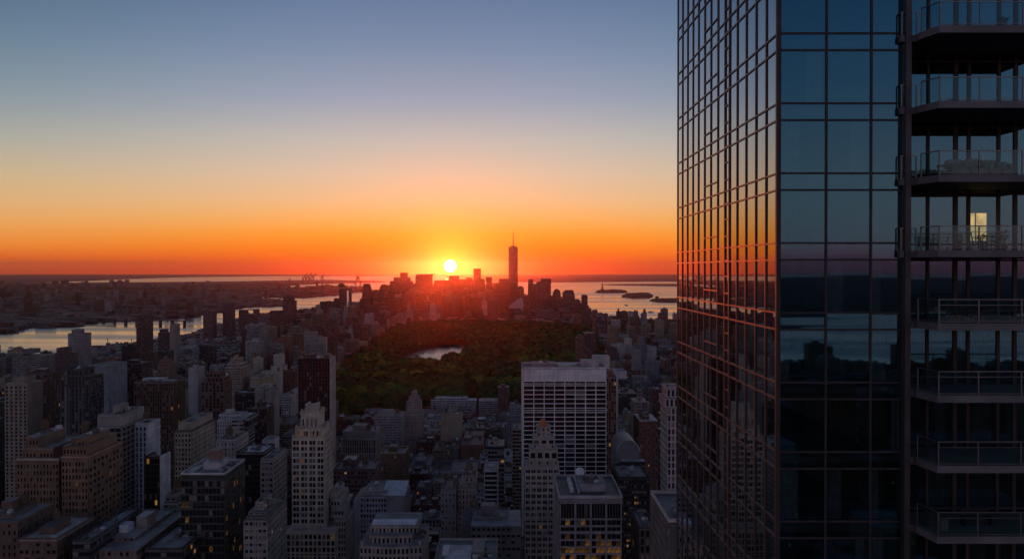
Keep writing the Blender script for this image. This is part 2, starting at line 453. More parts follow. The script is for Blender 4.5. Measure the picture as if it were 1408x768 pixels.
# storey floors, core and ceilings behind the glass
mb = MB()
for z in levels:
    mb.prism([(0.25, 0.25), (RX - TX - 0.2, 0.25), (RX - TX - 0.2, WD - TD + 0.2), (wall_cols[-1] - TX - 0.1, WD - TD + 0.2), (wall_cols[-1] - TX - 0.3, 28.3), (0.0, 28.3)], z - SPAN + 0.25, z - 0.25, bottom=True)
tag(mb.build('floor_slab', M['interior'], tower), kind='stuff')
mb = MB(); mb.box(5.5, wall_cols[-1] - TX - 0.4, 6.5, 22, 0, ZTOP - 0.3); mb.build('core_wall', M['interior'], tower)
mb = MB(); mb.box(-0.1, wall_cols[-1] - TX, 28.5, 28.75, 0, ZTOP); mb.box(wall_cols[-1] - TX, wall_cols[-1] - TX + 0.2, 2.6, 28.7, 0, ZTOP); mb.build('rear_wall', M['column'], tower)
mb = MB(); mb.box(0.05, wall_cols[-1] - TX, 3.1, 28.4, ZTOP - 0.28, ZTOP - 0.02); mb.build('roof', M['slab'], tower)
rc = random.Random(11)
def curtain(x0, x1, y, z0, z1):
    mb = MB(); k = max(4, int((x1 - x0) / 0.07)); pts = [(x0 + (x1 - x0) * i / k, y + 0.035 * math.sin(i * 2.1)) for i in range(k + 1)]
    for i in range(k):
        a, b = pts[i], pts[i + 1]
        mb.face([(a[0] - TX, a[1] - TD, z0), (b[0] - TX, b[1] - TD, z0), (b[0] - TX, b[1] - TD, z1), (a[0] - TX, a[1] - TD, z1)])
    mb.build('curtain', M['curtain'], tower)
for k, z in enumerate(levels[3:15]):
    z0, z1 = z - FLOOR + 0.05, z - SPAN - 0.02
    for i in range(3):
        if rc.random() < 0.55:
            wdt = rc.uniform(0.35, 0.9); x = front_cols[i] + 0.15 if rc.random() < 0.6 else front_cols[i + 1] - 0.15 - wdt
            curtain(x, x + wdt, TD + 0.35, z0, z1)
    for i in range(5):
        if rc.random() < 0.45:
            w_ = wall_cols[i + 1] - wall_cols[i]; wdt = w_ * rc.uniform(0.3, 0.75); x = wall_cols[i] + 0.1 + rc.random() * (w_ - wdt - 0.2)
            if not (i >= 2 and z0 < Z_(310, WD) < z1): curtain(x, x + wdt, WD + 0.4, z0, z1)
# the one lit doorway
mb = MB()
ly = WD + 1.0
for p0, p1 in ((1335, 1340), (1342.5, 1356)):
    mb.box(X_(p0, ly) - TX, X_(p1, ly) - TX, ly - TD, ly - TD + 0.06, Z_(331, ly), Z_(293, ly))
mb.build('lit_doorway', M['lamp'], tower)

# balconies
BD = 47.7
bz = [Z_(py, BD) for py in (35, 138.5, 240, 343.5, 444.5, 543.5, 640, 737)]
bx0 = X_(1290, BD); bxr = X_(1258, 49.85); bxl = X_(1235, 49.85)
BXE = 28.2
for k, z in enumerate(bz):
    up = k < 4
    b = MB()
    poly = [(bx0, BD), (BXE, BD), (BXE, 52.6), (RX + 0.12, 52.6), (RX + 0.12, 49.9), (bxr, 49.9)]
    if up: poly = [(bx0, BD), (BXE, BD), (BXE, 52.6), (RX + 0.12, 52.6), (RX + 0.12, 49.95), (bxl, 49.95), (bxl, 49.62), (X_(1258, 49.62), 49.62), (X_(1262, 49.2), 49.2)]
    b.prism([(p[0] - TX, p[1] - TD) for p in poly], z - 0.34, z, bottom=True)
    bal = b.build('balcony', M['slab'], tower)
    H = 1.17
    rl = MB()
    def rail(p, q, zz, h=0.05, t=0.03):
        d = Vector((q[0] - p[0], q[1] - p[1])); d.normalize(); s = Vector((-d.y, d.x)) * t
        rl.prism([(p[0] + s.x - TX, p[1] + s.y - TD), (p[0] - s.x - TX, p[1] - s.y - TD), (q[0] - s.x - TX, q[1] - s.y - TD), (q[0] + s.x - TX, q[1] + s.y - TD)], zz - h, zz, bottom=True)
    ins = 0.08
    c1 = (bx0 + ins, BD + ins); e1 = (BXE - ins, BD + ins); s1 = ((X_(1266, 49.0) if up else bxr + 0.12), 49.0 if up else 49.75)
    rail(c1, e1, z + H); rail(s1, c1, z + H); rail(c1, e1, z + 0.10, 0.03, 0.02)
    if k >= 3: rail(c1, e1, z + H - 0.28, 0.025, 0.015)
    if up:
        c2 = (bxl + 0.06, 49.68); s2 = (X_(1259, 49.66), 49.66)
        rail(c2, s2, z + H - 0.03); rail(c2, (c2[0], 49.9), z + H - 0.03)
    rl.build('railing', M['rail'], bal)
    posts = [c1, s1] + [(X_(p, BD + ins), BD + ins) for p in (1346, 1405)] + [e1] + ([c2, s2] if up else [])
    for p in posts:
        m2 = MB(); m2.box(-0.03, 0.03, -0.03, 0.03, 0, H - 0.051); m2.build('post', M['rail'], bal, (p[0] - TX, p[1] - TD, z))
    def gp(p, q):
        d = Vector((q[0] - p[0], q[1] - p[1])); Ln = d.length; d.normalize()
        m2 = MB(); a = Vector(p) + d * 0.06; c = Vector(q) - d * 0.06
        for t in (0,):
            m2.face([(a.x - TX, a.y - TD, z + 0.11), (c.x - TX, c.y - TD, z + 0.11), (c.x - TX, c.y - TD, z + H - 0.06), (a.x - TX, a.y - TD, z + H - 0.06)])
        m2.build('glass_panel', M['railglass'], bal)
    gp(s1, c1)
    fx = [c1] + [(X_(p, BD + ins), BD + ins) for p in (1346, 1405)] + [e1]
    for i in range(len(fx) - 1): gp(fx[i], fx[i + 1])
    if up: gp(c2, s2)
# ------------------------------------------------------------------ city facades
def facade_mat(name, ww, wh, glass=(0.012, 0.014, 0.018), blind=0.22, rough=0.18, pier=0.0):
    """masonry or curtain wall counted in bays (u) and storeys (v), colour from the mesh's own paint"""
    m, n, out = material(name)
    uv = n.new('ShaderNodeUVMap', uv_map='bays')
    at = n.new('ShaderNodeAttribute', attribute_name='paint')
    s = n.new('ShaderNodeSeparateXYZ'); n.link(uv.outputs[0], s.inputs[0])
    fu = n.math('FRACT', s.outputs[0]); fv = n.math('FRACT', s.outputs[1])
    mu = n.math('LESS_THAN', n.math('ABSOLUTE', n.math('SUBTRACT', fu, 0.5)), ww / 2)
    mv = n.math('LESS_THAN', n.math('ABSOLUTE', n.math('SUBTRACT', fv, 0.5)), wh / 2)
    mask = n.math('MULTIPLY', mu, mv)
    fl = n.new('ShaderNodeVectorMath', operation='FLOOR'); n.link(uv.outputs[0], fl.inputs[0])
    oi = n.new('ShaderNodeObjectInfo')
    ofs = n.new('ShaderNodeVectorMath', operation='ADD'); n.link(fl.outputs[0], ofs.inputs[0])
    cb = n.new('ShaderNodeCombineXYZ'); n.link(n.math('MULTIPLY', oi.outputs['Random'], 371.0), cb.inputs[2]); n.link(cb.outputs[0], ofs.inputs[1])
    wn = n.new('ShaderNodeTexWhiteNoise', noise_dimensions='3D'); n.link(ofs.outputs[0], wn.inputs['Vector'])
    sc = n.new('ShaderNodeSeparateXYZ'); n.link(wn.outputs['Color'], sc.inputs[0])
    isb = n.math('LESS_THAN', sc.outputs[0], blind)
    tc = n.new('ShaderNodeTexCoord')
    no = n.new('ShaderNodeTexNoise'); no.inputs['Scale'].default_value = 0.06; no.inputs['Detail'].default_value = 6; n.link(tc.outputs['Object'], no.inputs['Vector'])
    mp = n.new('ShaderNodeMapping'); mp.inputs['Scale'].default_value = (0.5, 0.5, 0.02); n.link(tc.outputs['Object'], mp.inputs[0])
    n2 = n.new('ShaderNodeTexNoise'); n2.inputs['Scale'].default_value = 1.0; n2.inputs['Detail'].default_value = 3; n.link(mp.outputs[0], n2.inputs['Vector'])
    k = n.math('MULTIPLY', n.smooth(no.outputs[0], 0.3, 0.7, 0.78, 1.18), n.smooth(n2.outputs[0], 0.3, 0.7, 0.8, 1.12))
    wall = n.new('ShaderNodeVectorMath', operation='SCALE'); n.link(at.outputs['Color'], wall.inputs[0]); n.link(k, wall.inputs['Scale'])
    g = n.mix(isb, glass, (0.16, 0.15, 0.14))
    colr = n.mix(mask, wall.outputs[0], g)
    b = n.new('ShaderNodeBsdfPrincipled'); n.link(colr, b.inputs['Base Color'])
    n.link(n.math('SUBTRACT', 0.85, n.math('MULTIPLY', mask, 0.85 - rough)), b.inputs['Roughness'])
    lit = n.math('MULTIPLY', mask, n.math('LESS_THAN', sc.outputs[1], at.outputs['Alpha']))
    n.link(n.mix(sc.outputs[2], (1.0, 0.34, 0.06), (1.0, 0.58, 0.20)), b.inputs['Emission Color'])
    n.link(n.math('MULTIPLY', lit, n.math('ADD', n.math('MULTIPLY', sc.outputs[0], 0.20), 0.03)), b.inputs['Emission Strength'])
    bp = n.new('ShaderNodeBump'); bp.inputs['Strength'].default_value = 0.8; bp.inputs['Distance'].default_value = 0.4; bp.invert = True
    n.link(mask, bp.inputs['Height']); n.link(bp.outputs[0], b.inputs['Normal'])
    n.link(b.outputs[0], out.inputs[0])
    return m
M['punched'] = facade_mat('masonry_with_windows', 0.46, 0.52)
M['punched_narrow'] = facade_mat('masonry_with_narrow_windows', 0.34, 0.56, blind=0.3)
M['punched_wide'] = facade_mat('masonry_with_wide_windows', 0.66, 0.44, blind=0.3)
PUNCH = ['punched', 'punched_narrow', 'punched_wide']
M['piers'] = facade_mat('masonry_piers', 0.56, 0.78)
M['ribbon'] = facade_mat('ribbon_windows', 0.95, 0.52)
M['curtainwall'] = facade_mat('curtain_wall', 0.90, 0.82, (0.010, 0.013, 0.016), 0.08, 0.08)
M['blank'] = facade_mat('plain_masonry', 0.0, 0.0)

def paint_mat(name, rough=0.85, scale=0.12, lo=0.65, hi=1.25, spec=0.3):
    m, n, out = material(name)
    at = n.new('ShaderNodeAttribute', attribute_name='paint')
    tc = n.new('ShaderNodeTexCoord')
    no = n.new('ShaderNodeTexNoise'); no.inputs['Scale'].default_value = scale; no.inputs['Detail'].default_value = 6; n.link(tc.outputs['Object'], no.inputs['Vector'])
    sc = n.new('ShaderNodeVectorMath', operation='SCALE'); n.link(at.outputs['Color'], sc.inputs[0]); n.link(n.smooth(no.outputs[0], 0.3, 0.7, lo, hi), sc.inputs['Scale'])
    b = n.new('ShaderNodeBsdfPrincipled'); n.link(sc.outputs[0], b.inputs['Base Color']); b.inputs['Roughness'].default_value = rough
    b.inputs['Specular IOR Level'].default_value = spec
    n.link(b.outputs[0], out.inputs[0])
    return m
M['roof'] = paint_mat('roof_felt', 0.6, 0.12, 0.6, 1.3, 0.5)
M['stone'] = paint_mat('painted_masonry', 0.85, 0.15, 0.75, 1.2)
M['steel'] = paint_mat('weathered_steel', 0.5, 0.3, 0.8, 1.15, 0.5)
def winmat(name, col, rough, emit=None):
    m, n, out = material(name)
    oi = n.new('ShaderNodeObjectInfo')
    b = n.new('ShaderNodeBsdfPrincipled')
    sc = n.new('ShaderNodeVectorMath', operation='SCALE'); sc.inputs[0].default_value = col; n.link(n.math('ADD', n.math('MULTIPLY', oi.outputs['Random'], 0.8), 0.6), sc.inputs['Scale'])
    n.link(sc.outputs[0], b.inputs['Base Color']); b.inputs['Roughness'].default_value = rough
    if emit:
        tc = n.new('ShaderNodeTexCoord'); no = n.new('ShaderNodeTexNoise'); no.inputs['Scale'].default_value = 0.9; no.inputs['Detail'].default_value = 2
        n.link(tc.outputs['Object'], no.inputs['Vector'])
        b.inputs['Emission Color'].default_value = (*emit, 1)
        n.link(n.math('MULTIPLY', n.smooth(no.outputs[0], 0.38, 0.62, 0.15, 1.0), n.math('ADD', n.math('MULTIPLY', oi.outputs['Random'], 0.11), 0.012)), b.inputs['Emission Strength'])
    n.link(b.outputs[0], out.inputs[0])
    return m
M['win_dark'] = winmat('window_glass', (0.012, 0.014, 0.018), 0.12)
M['win_blind'] = winmat('window_blind', (0.10, 0.095, 0.09), 0.4)
M['win_lit'] = winmat('lit_window', (0.03, 0.025, 0.02), 0.3, (1.0, 0.44, 0.09))

PAL = {'red brick': (0.19, 0.085, 0.06), 'tan': (0.30, 0.24, 0.175), 'limestone': (0.36, 0.33, 0.285), 'grey': (0.24, 0.24, 0.25), 'dark': (0.05, 0.046, 0.048),
       'white': (0.52, 0.51, 0.50), 'brown': (0.145, 0.088, 0.06), 'blue grey': (0.19, 0.22, 0.26), 'maroon': (0.10, 0.045, 0.045), 'black': (0.022, 0.021, 0.023),
       'buff': (0.34, 0.27, 0.19), 'pale grey': (0.40, 0.39, 0.40)}
ROOF = [(0.10, 0.098, 0.10), (0.14, 0.135, 0.14), (0.22, 0.22, 0.225), (0.075, 0.07, 0.07), (0.42, 0.42, 0.43)]
DECK = [(0.07, 0.066, 0.066), (0.09, 0.085, 0.085), (0.11, 0.105, 0.105), (0.06, 0.052, 0.05), (0.16, 0.155, 0.155), (0.28, 0.28, 0.285)]

HERO = []      # landmarks: ref phrase, picture box, plan box
WINCACHE = {}
def win_mesh(w, h, axis, kind):
    k = (round(w, 2), round(h, 2), axis, kind)
    if k not in WINCACHE:
        mb = MB()
        if axis == 'front': mb.box(-w / 2, w / 2, -0.06, 0.02, -h / 2, h / 2, bottom=True)
        else: mb.box(-0.04, 0.04, -w / 2, w / 2, -h / 2, h / 2, bottom=True)
        WINCACHE[k] = mb.data('window', M['win_' + kind])
    return WINCACHE[k]

class Grid:
    """piers, spandrels and windows fixed on the faces of one building"""
    def __init__(self, th, col, cap=96, lit=0.02, blind=0.15, name='facade_frame', seed=1):
        self.th = th; self.fr = MB(); self.w = []; self.col = (*col, 0); self.cap = cap; self.lit = lit; self.blind = blind; self.name = name; self.r = random.Random(seed)
        self.litrows = None
    def face(self, axis, a0, a1, c, z0, z1, nx, fl, pw, sh, out=0.45, ends=True, sub=1, sw=0.18):
        s = {'front': -1, 'left': -1, 'right': 1}[axis]
        def bar(p0, p1, q0, q1, o):
            if axis == 'front': self.fr.box(p0, p1, c - o, c + 0.01, q0, q1, bottom=True, col=self.col)
            else:
                x0, x1 = sorted((c - s * 0.01, c + s * o)); self.fr.box(x0, x1, p0, p1, q0, q1, bottom=True, col=self.col)
        cw = (a1 - a0) / nx
        nz = max(1, int((z1 - z0) / fl + 0.01)); zt = z1
        for i in range(nx + 1):
            if not ends and i in (0, nx): continue
            x = a0 + cw * i
            lo, hi = x - pw / 2, x + pw / 2
            if i == 0: lo, hi = a0, a0 + pw / 2
            if i == nx: lo, hi = a1 - pw / 2, a1
            bar(lo, hi, z0, z1, out)
        for j in range(nz + 1):
            z = zt - j * fl
            bar(a0, a1, max(z - sh, z0), z, out * 0.72)
        W = cw - pw
        for j in range(nz):
            rowlit = self.lit if self.litrows is None else self.litrows(j)
            for i in range(nx):
                for q in range(sub):
                    w = (W - sw * (sub - 1)) / sub
                    u = a0 + cw * i + pw / 2 + w / 2 + q * (w + sw); z = zt - j * fl - sh - (fl - sh) / 2
                    v = self.r.random(); kind = 'lit' if v < rowlit else ('blind' if v < rowlit + self.blind else 'dark')
                    pos = (u, c + 0.0, z) if axis == 'front' else (c, u, z)
                    L = self.th.location; p = pix(L.x + pos[0], L.y + pos[1], pos[2])
                    vis = -5 < p[0] < 1413 and p[1] < 772
                    big = (w * (fl - sh) if axis == 'front' else w * 0.25 * (fl - sh)) if vis else 0
                    self.w.append((big, p[1], pos, w * 1.0, fl - sh, axis, kind))
                if sub > 1:
                    for q in range(1, sub):
                        u = a0 + cw * i + pw / 2 + q * (w + sw) - sw / 2
                        bar(u - sw / 2, u + sw / 2, zt - (j + 1) * fl, zt - j * fl - sh, out * 0.4)
    def done(self, mat='stone'):
        self.fr.build(self.name, M[mat], self.th)
        self.w.sort(key=lambda t: (-round(t[0], 1), t[1]))
        rest = MB()
        for k, (big, py, pos, w, h, axis, kind) in enumerate(self.w):
            if k < self.cap and big > 0:
                o = bpy.data.objects.new('window', win_mesh(w, h, axis, kind)); o.parent = self.th; o.location = pos; COL.objects.link(o)
            else:
                mi = {'dark': 0, 'blind': 1, 'lit': 2}[kind]
                x, y, z = pos
                if axis == 'front': rest.box(x - w / 2, x + w / 2, y - 0.06, y + 0.02, z - h / 2, z + h / 2, mat=mi)
                else: rest.box(x - 0.04, x + 0.04, y - w / 2, y + w / 2, z - h / 2, z + h / 2, mat=mi)
        if rest.f: tag(rest.build('window', [M['win_dark'], M['win_blind'], M['win_lit']], self.th), kind='stuff')

def parapet(th, x0, x1, y0, y1, z, h, t, col, name='parapet'):
    mb = MB(); c = (*col, 0)
    mb.box(x0, x1, y0, y0 + t, z, z + h, col=c); mb.box(x0, x1, y1 - t, y1, z, z + h, col=c)
    mb.box(x0, x0 + t, y0 + t, y1 - t, z, z + h, col=c); mb.box(x1 - t, x1, y0 + t, y1 - t, z, z + h, col=c)
    return mb.build(name, M['stone'], th)

def water_tank(th, x, y, z, r=1.9, h=3.6, col=(0.11, 0.075, 0.05)):
    mb = MB(); c = (*col, 0)
    for sx in (-1, 1):
        for sy in (-1, 1): mb.tube((x + sx * r * 0.65, y + sy * r * 0.65, z), (x + sx * r * 0.65, y + sy * r * 0.65, z + 2.6), 0.16, n=4, col=c)
    n = 10; ring = [(x + r * math.cos(k * 2 * math.pi / n), y + r * math.sin(k * 2 * math.pi / n)) for k in range(n)]
    mb.prism(ring, z + 2.6, z + 2.6 + h, bottom=True, col=c); mb.prism(ring, z + 2.6 + h, z + 2.6 + h + 1.3, scale=0.04, col=c)
    return mb.build('water_tank', M['stone'], th)

def box_part(th, name, x0, x1, y0, y1, z0, z1, col, mat='stone', bay=0, fl=3.5, roofcol=None, lit=0.0):
    mb = MB(); mb.box(x0, x1, y0, y1, z0, z1, mat=0, top=1, col=(*col, lit), tcol=(*(roofcol or col), 0), bay=bay, fl=fl)
    return mb.build(name, [M[mat], M['roof']], th)

def units(th, x0, x1, y0, y1, z, n, seed):
    r = random.Random(seed)
    for k in range(n):
        w, d, h = r.uniform(1.2, 3.4), r.uniform(1.2, 3.4), r.uniform(0.9, 2.4)
        x, y = r.uniform(x0 + w, max(x0 + w + 0.1, x1 - w)), r.uniform(y0 + d, max(y0 + d + 0.1, y1 - d))
        c = r.choice(ROOF); mb = MB(); mb.box(x - w / 2, x + w / 2, y - d / 2, y + d / 2, z, z + h * 0.8, col=(*c, 0))
        mb.tube((x, y, z + h * 0.8), (x, y, z + h), min(w, d) * 0.32, n=8, col=(*c, 0)); mb.build('cooling_unit', M['steel'], th)

def mast(th, x, y, z, h, r=0.18, col=(0.2, 0.19, 0.19), name='antenna'):
    mb = MB(); mb.tube((x, y, z), (x, y, z + h), r, r * 0.5, n=5, col=(*col, 0)); return mb.build(name, M['steel'], th)

def building(name, label, cat, ref, Y, L, tiers, col, style='punched', bay=3.2, fl=3.4, lit=0.006, roofc=None, par=1.0, ph=True, tank=0, nu=6, group=None, seed=None, register=True):
    """tiers: (left pixel, right pixel, top pixel[, front setback, rear setback]) from the ground up"""
    seed = seed if seed is not None else int(tiers[0][0] * 7 + tiers[0][2]); r = random.Random(seed)
    xc = X_((tiers[0][0] + tiers[0][1]) / 2, Y)
    th = empty(name, (xc, Y, 0), label, cat, group)
    mb = MB(); z0 = 0.0; T = []; vf = 0
    roofc = roofc or r.choice(ROOF)
    rf = MB()
    for i, t in enumerate(tiers):
        sf = t[3] if len(t) > 3 else 0; sb = t[4] if len(t) > 4 else sf
        x0, x1 = X_(t[0], Y + sf) - xc, X_(t[1], Y + sf) - xc
        z1 = Z_(t[2], Y + sf)
        mb.box(x0, x1, sf, L - sb, z0, z1 - 0.25, col=(*col, lit), bay=bay, fl=fl, v0=vf)
        rf.box(x0 - 0.15, x1 + 0.15, sf - 0.15, L - sb + 0.15, z1 - 0.25, z1, col=(*roofc, 0), bottom=True)
        vf += max(1, round((z1 - z0) / fl)); T.append((x0, x1, sf, L - sb, z0, z1)); z0 = z1
    if style == 'punched': style = r.choice(PUNCH)
    mb.build('wall', M[style], th); rf.build('roof', M['roof'], th)
    x0, x1, y0, y1, zz, z1 = T[-1]
    if par: parapet(th, x0, x1, y0, y1, z1, par, 0.45, tuple(c * 1.05 for c in col))
    if ph and x1 - x0 > 8:
        w = (x1 - x0) * r.uniform(0.3, 0.5); d = (y1 - y0) * r.uniform(0.3, 0.5); px = x0 + r.uniform(0.15, 0.5) * (x1 - x0 - w) + 1; py = y0 + r.uniform(0.3, 0.7) * (y1 - y0 - d)
        box_part(th, 'penthouse', px, px + w, py, py + d, z1, z1 + r.uniform(3, 5.5), tuple(c * 0.9 for c in col), roofcol=r.choice(ROOF))
    if style.startswith('punched') or style == 'blank':
        cc = (*tuple(min(c * 1.25, 0.7) for c in col), 0); hh = T[0][5]
        a0, a1, b0, b1 = T[0][:4]
        for zz in [hh - fl * q for q in r.choice(((0.3, 2.2), (0.2, 4.2), (1.2, 3.2, 9.2), (0.25,)))]:
            if zz > 4: bc = MB(); bc.box(a0 - 0.4, a1 + 0.4, b0 - 0.4, b1 + 0.4, zz - 0.5, zz - 0.02, col=cc, bottom=True); bc.build('belt_course', M['stone'], th)
        if style.startswith('punched') and r.random() < 0.6 and Y < 1400:
            pc = MB(); n = max(2, round((a1 - a0) / (bay * r.choice((2, 3))))); nn = max(2, round((b1 - b0) / (bay * 3)))
            for i in range(n + 1): xx = a0 + (a1 - a0) * i / n; pc.box(xx - 0.3, xx + 0.3, b0 - 0.33, b0 + 0.02, 0, hh - 0.6, col=(*col, 0))
            for i in range(nn + 1): yy = b0 + (b1 - b0) * i / nn; pc.box(a1 - 0.02, a1 + 0.33, yy - 0.3, yy + 0.3, 0, hh - 0.6, col=(*col, 0)); pc.box(a0 - 0.33, a0 + 0.02, yy - 0.3, yy + 0.3, 0, hh - 0.6, col=(*col, 0))
            pc.build('pilaster', M['stone'], th)
    if cat == 'apartment house' and tank == 0 and Y < 1300 and r.random() < 0.5 and x1 - x0 > 8: tank = 1
    for k in range(tank): water_tank(th, r.uniform(x0 + 3, x1 - 3), r.uniform(y0 + 3, y1 - 3), z1, r.uniform(1.6, 2.4), r.uniform(3, 4.2))
    if nu: units(th, x0 + 1, x1 - 1, y0 + 1, y1 - 1, z1, nu, seed)
    if register: HERO.append((ref, (min(t[0] for t in tiers), max(t[1] for t in tiers), min(t[2] for t in tiers)), (xc + min(t[0] for t in T), xc + max(t[1] for t in T), Y, Y + L), max(t[5] for t in T)))
    return th, T
# ------------------------------------------------------------------ buildings one by one
P = PAL
# white office slab with the grid of windows, right of the middle
th, T = building('office_slab', 'tall white office slab with a blank top band above a grid of dark windows', 'office building', 'white gridded slab', 760, 42,
                 [(718, 834, 507)], (0.66, 0.625, 0.63), 'blank', par=0, ph=False, nu=0, roofc=(0.10, 0.095, 0.10))
x0, x1, y0, y1, _, z1 = T[-1]
g = Grid(th, (0.66, 0.625, 0.63), 100, 0.004, 0.05, 'window_grid', 2)
zt = Z_(523, 760)
g.face('front', x0 + 1.0, x1 - 0.2, 0, 0.0, zt, 8, 3.42, 0.62, 0.62, 0.8)
g.face('left', y0 + 1, y1 - 1, x0, 30.0, zt, 6, 3.42, 1.2, 1.2, 0.3)
g.done()
mb = MB()
for i in range(9): xx = x0 + 1.0 + (x1 - x0 - 1.2) * i / 8; mb.box(xx - 0.06, xx + 0.06, -0.32, 0.02, zt, z1 - 0.3, col=(0.3, 0.29, 0.3, 0))
mb.build('panel_joint', M['stone'], th)
parapet(th, x0 - 0.2, x1 + 0.2, y0 - 0.3, y1 + 0.2, z1, 1.5, 0.5, (0.5, 0.48, 0.48))
box_part(th, 'penthouse', x0 + 8, x0 + 26, 14, 30, z1, z1 + 3.2, (0.26, 0.22, 0.22), roofcol=(0.3, 0.28, 0.28))
box_part(th, 'roof_hatch', x0 + 28, x0 + 42, 12, 26, z1, z1 + 2.2, (0.42, 0.42, 0.44), roofcol=(0.5, 0.5, 0.52))
box_part(th, 'plant_room', x0 + 47, x0 + 60, 20, 38, z1, z1 + 4.4, (0.36, 0.33, 0.33), roofcol=(0.3, 0.29, 0.3))
units(th, x0 + 2, x1 - 3, 4, 12, z1, 9, 5); units(th, x0 + 9, x0 + 25, 15, 29, z1 + 3.2, 4, 6)
mast(th, x0 + 10, 35, z1, 7); mast(th, x0 + 31, 36, z1, 6)

# stone tower with the pointed copper top in front of it
th, T = building('stone_tower', 'slender stone tower with an orange pyramid top before the white gridded slab', 'tower', 'pyramid-topped stone tower', 600, 22,
                 [(722, 769, 640), (728, 767, 617, 1.0, 2), (733, 763, 601, 2.2, 4), (738, 757, 586, 4, 6)], (0.31, 0.28, 0.255), 'punched', bay=2.6, fl=3.5, par=0, ph=False, nu=0, roofc=(0.26, 0.25, 0.25))
g = Grid(th, (0.31, 0.28, 0.255), 90, 0.012, 0.2, 'pilasters', 3)
x0, x1, y0, y1, za, zb = T[0]; g.face('front', x0, x1, 0, 20, zb - 0.8, 6, 3.7, 1.0, 1.5, 0.5, sub=2)
x0, x1, y0, y1, za, zb = T[1]; g.face('front', x0, x1, y0, za + 0.3, zb - 0.8, 4, 4.6, 1.5, 1.4, 0.5)
x0, x1, y0, y1, za, zb = T[2]; g.face('front', x0, x1, y0, za + 0.3, zb - 0.6, 3, 3.1, 1.5, 1.0, 0.45)
g.done()
x0, x1, y0, y1, za, zb = T[3]
mb = MB(); mb.prism([(x0 + 1.3, y0 + 1), (x1 - 1.3, y0 + 1), (x1 - 1.3, y1 - 1), (x0 + 1.3, y1 - 1)], zb, zb + 4.2, scale=0.25, col=(0.42, 0.15, 0.06, 0)); mb.build('pyramid_roof', M['stone'], th)
for k in range(3):
    for t in T[:3]: mast(th, random.choice((t[0] + 0.7, t[1] - 0.7)), t[2] + 0.6, t[5], random.uniform(1.2, 2.4), 0.5, (0.3, 0.27, 0.25), 'finial')

# dark office block with lit storeys, lower right
th, T = building('office_block', 'square grey office block with four wide bays and yellow lit storeys', 'office building', 'four-bay lit office block', 430, 44,
                 [(770, 855, 684)], (0.20, 0.195, 0.205), 'blank', par=0, ph=False, nu=0, roofc=(0.055, 0.05, 0.045))
x0, x1, y0, y1, _, z1 = T[-1]
g = Grid(th, (0.21, 0.205, 0.215), 96, 0.02, 0.05, 'concrete_frame', 4)
lr = {0: 0.12, 2: 0.15, 3: 0.5, 4: 0.65, 5: 0.4, 6: 0.3}
g.litrows = lambda j: lr.get(j, 0.04)
g.face('front', x0, x1, 0, 20, z1 - 8.7, 4, 3.0, 0.85, 0.75, 0.7, sub=3, sw=0.12)
g.litrows = lambda j: 0.0
g.face('front', x0, x1, 0, z1 - 8.7, z1 - 1.6, 4, 7.1, 0.85, 0.75, 0.7, sub=5, sw=0.1)
g.face('left', y0, y1, x0, 20, z1 - 1.6, 7, 3.0, 0.9, 0.8, 0.5)
g.done()
parapet(th, x0 - 0.5, x1 + 0.4, y0 - 0.7, y1 + 0.3, z1 - 0.1, 1.3, 0.5, (0.34, 0.33, 0.34))
box_part(th, 'penthouse', x0 + 9.5, x0 + 21, 12, 32, z1, z1 + 3.4, (0.22, 0.22, 0.23), roofcol=(0.12, 0.12, 0.12))
box_part(th, 'duct', x0 + 5, x0 + 6.6, 10, 36, z1, z1 + 1.6, (0.45, 0.45, 0.47)); box_part(th, 'duct', x0 + 8.3, x0 + 9.3, 8, 40, z1, z1 + 1.2, (0.32, 0.32, 0.34))
units(th, x0 + 10, x0 + 20, 14, 30, z1 + 3.4, 7, 9); units(th, x0 + 8, x1 - 3, 34, 42, z1, 8, 10)
mb = MB(); mb.tube((x0 + 11, 36, z1), (x0 + 11, 36, z1 + 2.5), 0.3, n=6, col=(0.4, 0.4, 0.42, 0)); mb.tube((x0 + 11, 35.5, z1 + 3.8), (x0 + 11, 34.6, z1 + 4.4), 0.3, 2.2, n=14, col=(0.5, 0.5, 0.52, 0)); mb.build('satellite_dish', M['steel'], th)
for q in ((0.6, 3), (0.6, 20), (0.6, 40)): mast(th, x0 + q[0], q[1], z1 + 1.2, 2.2, 0.25)

# stepped limestone tower, left of the middle
th, T = building('stepped_tower', 'pale stepped limestone tower with long window bays and a blocky crown', 'tower', 'stepped limestone tower', 560, 24,
                 [(393, 460, 728, -4, -2), (401, 446, 601), (405, 444, 588, 1.2, 2), (413, 438, 566, 2.5, 4), (419.5, 434.5, 557.5, 5, 8)], (0.42, 0.375, 0.31), 'blank', par=0, ph=False, nu=0, roofc=(0.30, 0.29, 0.28))
g = Grid(th, (0.44, 0.39, 0.325), 100, 0.010, 0.3, 'pilasters', 5)
x0, x1, y0, y1, za, zb = T[1]; g.face('front', x0, x1, 0, za, zb - 0.6, 4, 3.4, 1.25, 1.15, 0.55, sub=2, sw=0.35)
g.face('right', y0, y1, x1, za, zb - 0.6, 6, 3.4, 1.4, 1.3, 0.4)
x0, x1, y0, y1, za, zb = T[2]; g.litrows = lambda j: 0.25; g.face('front', x0 + 0.6, x1 - 0.6, y0, za, zb - 0.5, 4, 4.4, 1.2, 1.2, 0.5, sub=2, sw=0.3)
g.litrows = None
x0, x1, y0, y1, za, zb = T[3]; g.face('front', x0 + 0.3, x1 - 0.3, y0, za + 0.5, zb - 3, 4, 6.0, 1.5, 1.0, 0.5)
x0, x1, y0, y1, za, zb = T[0]; g.face('front', x0, x1, y0, 20, zb - 1.5, 11, 3.6, 0.8, 1.0, 0.5)
g.done()
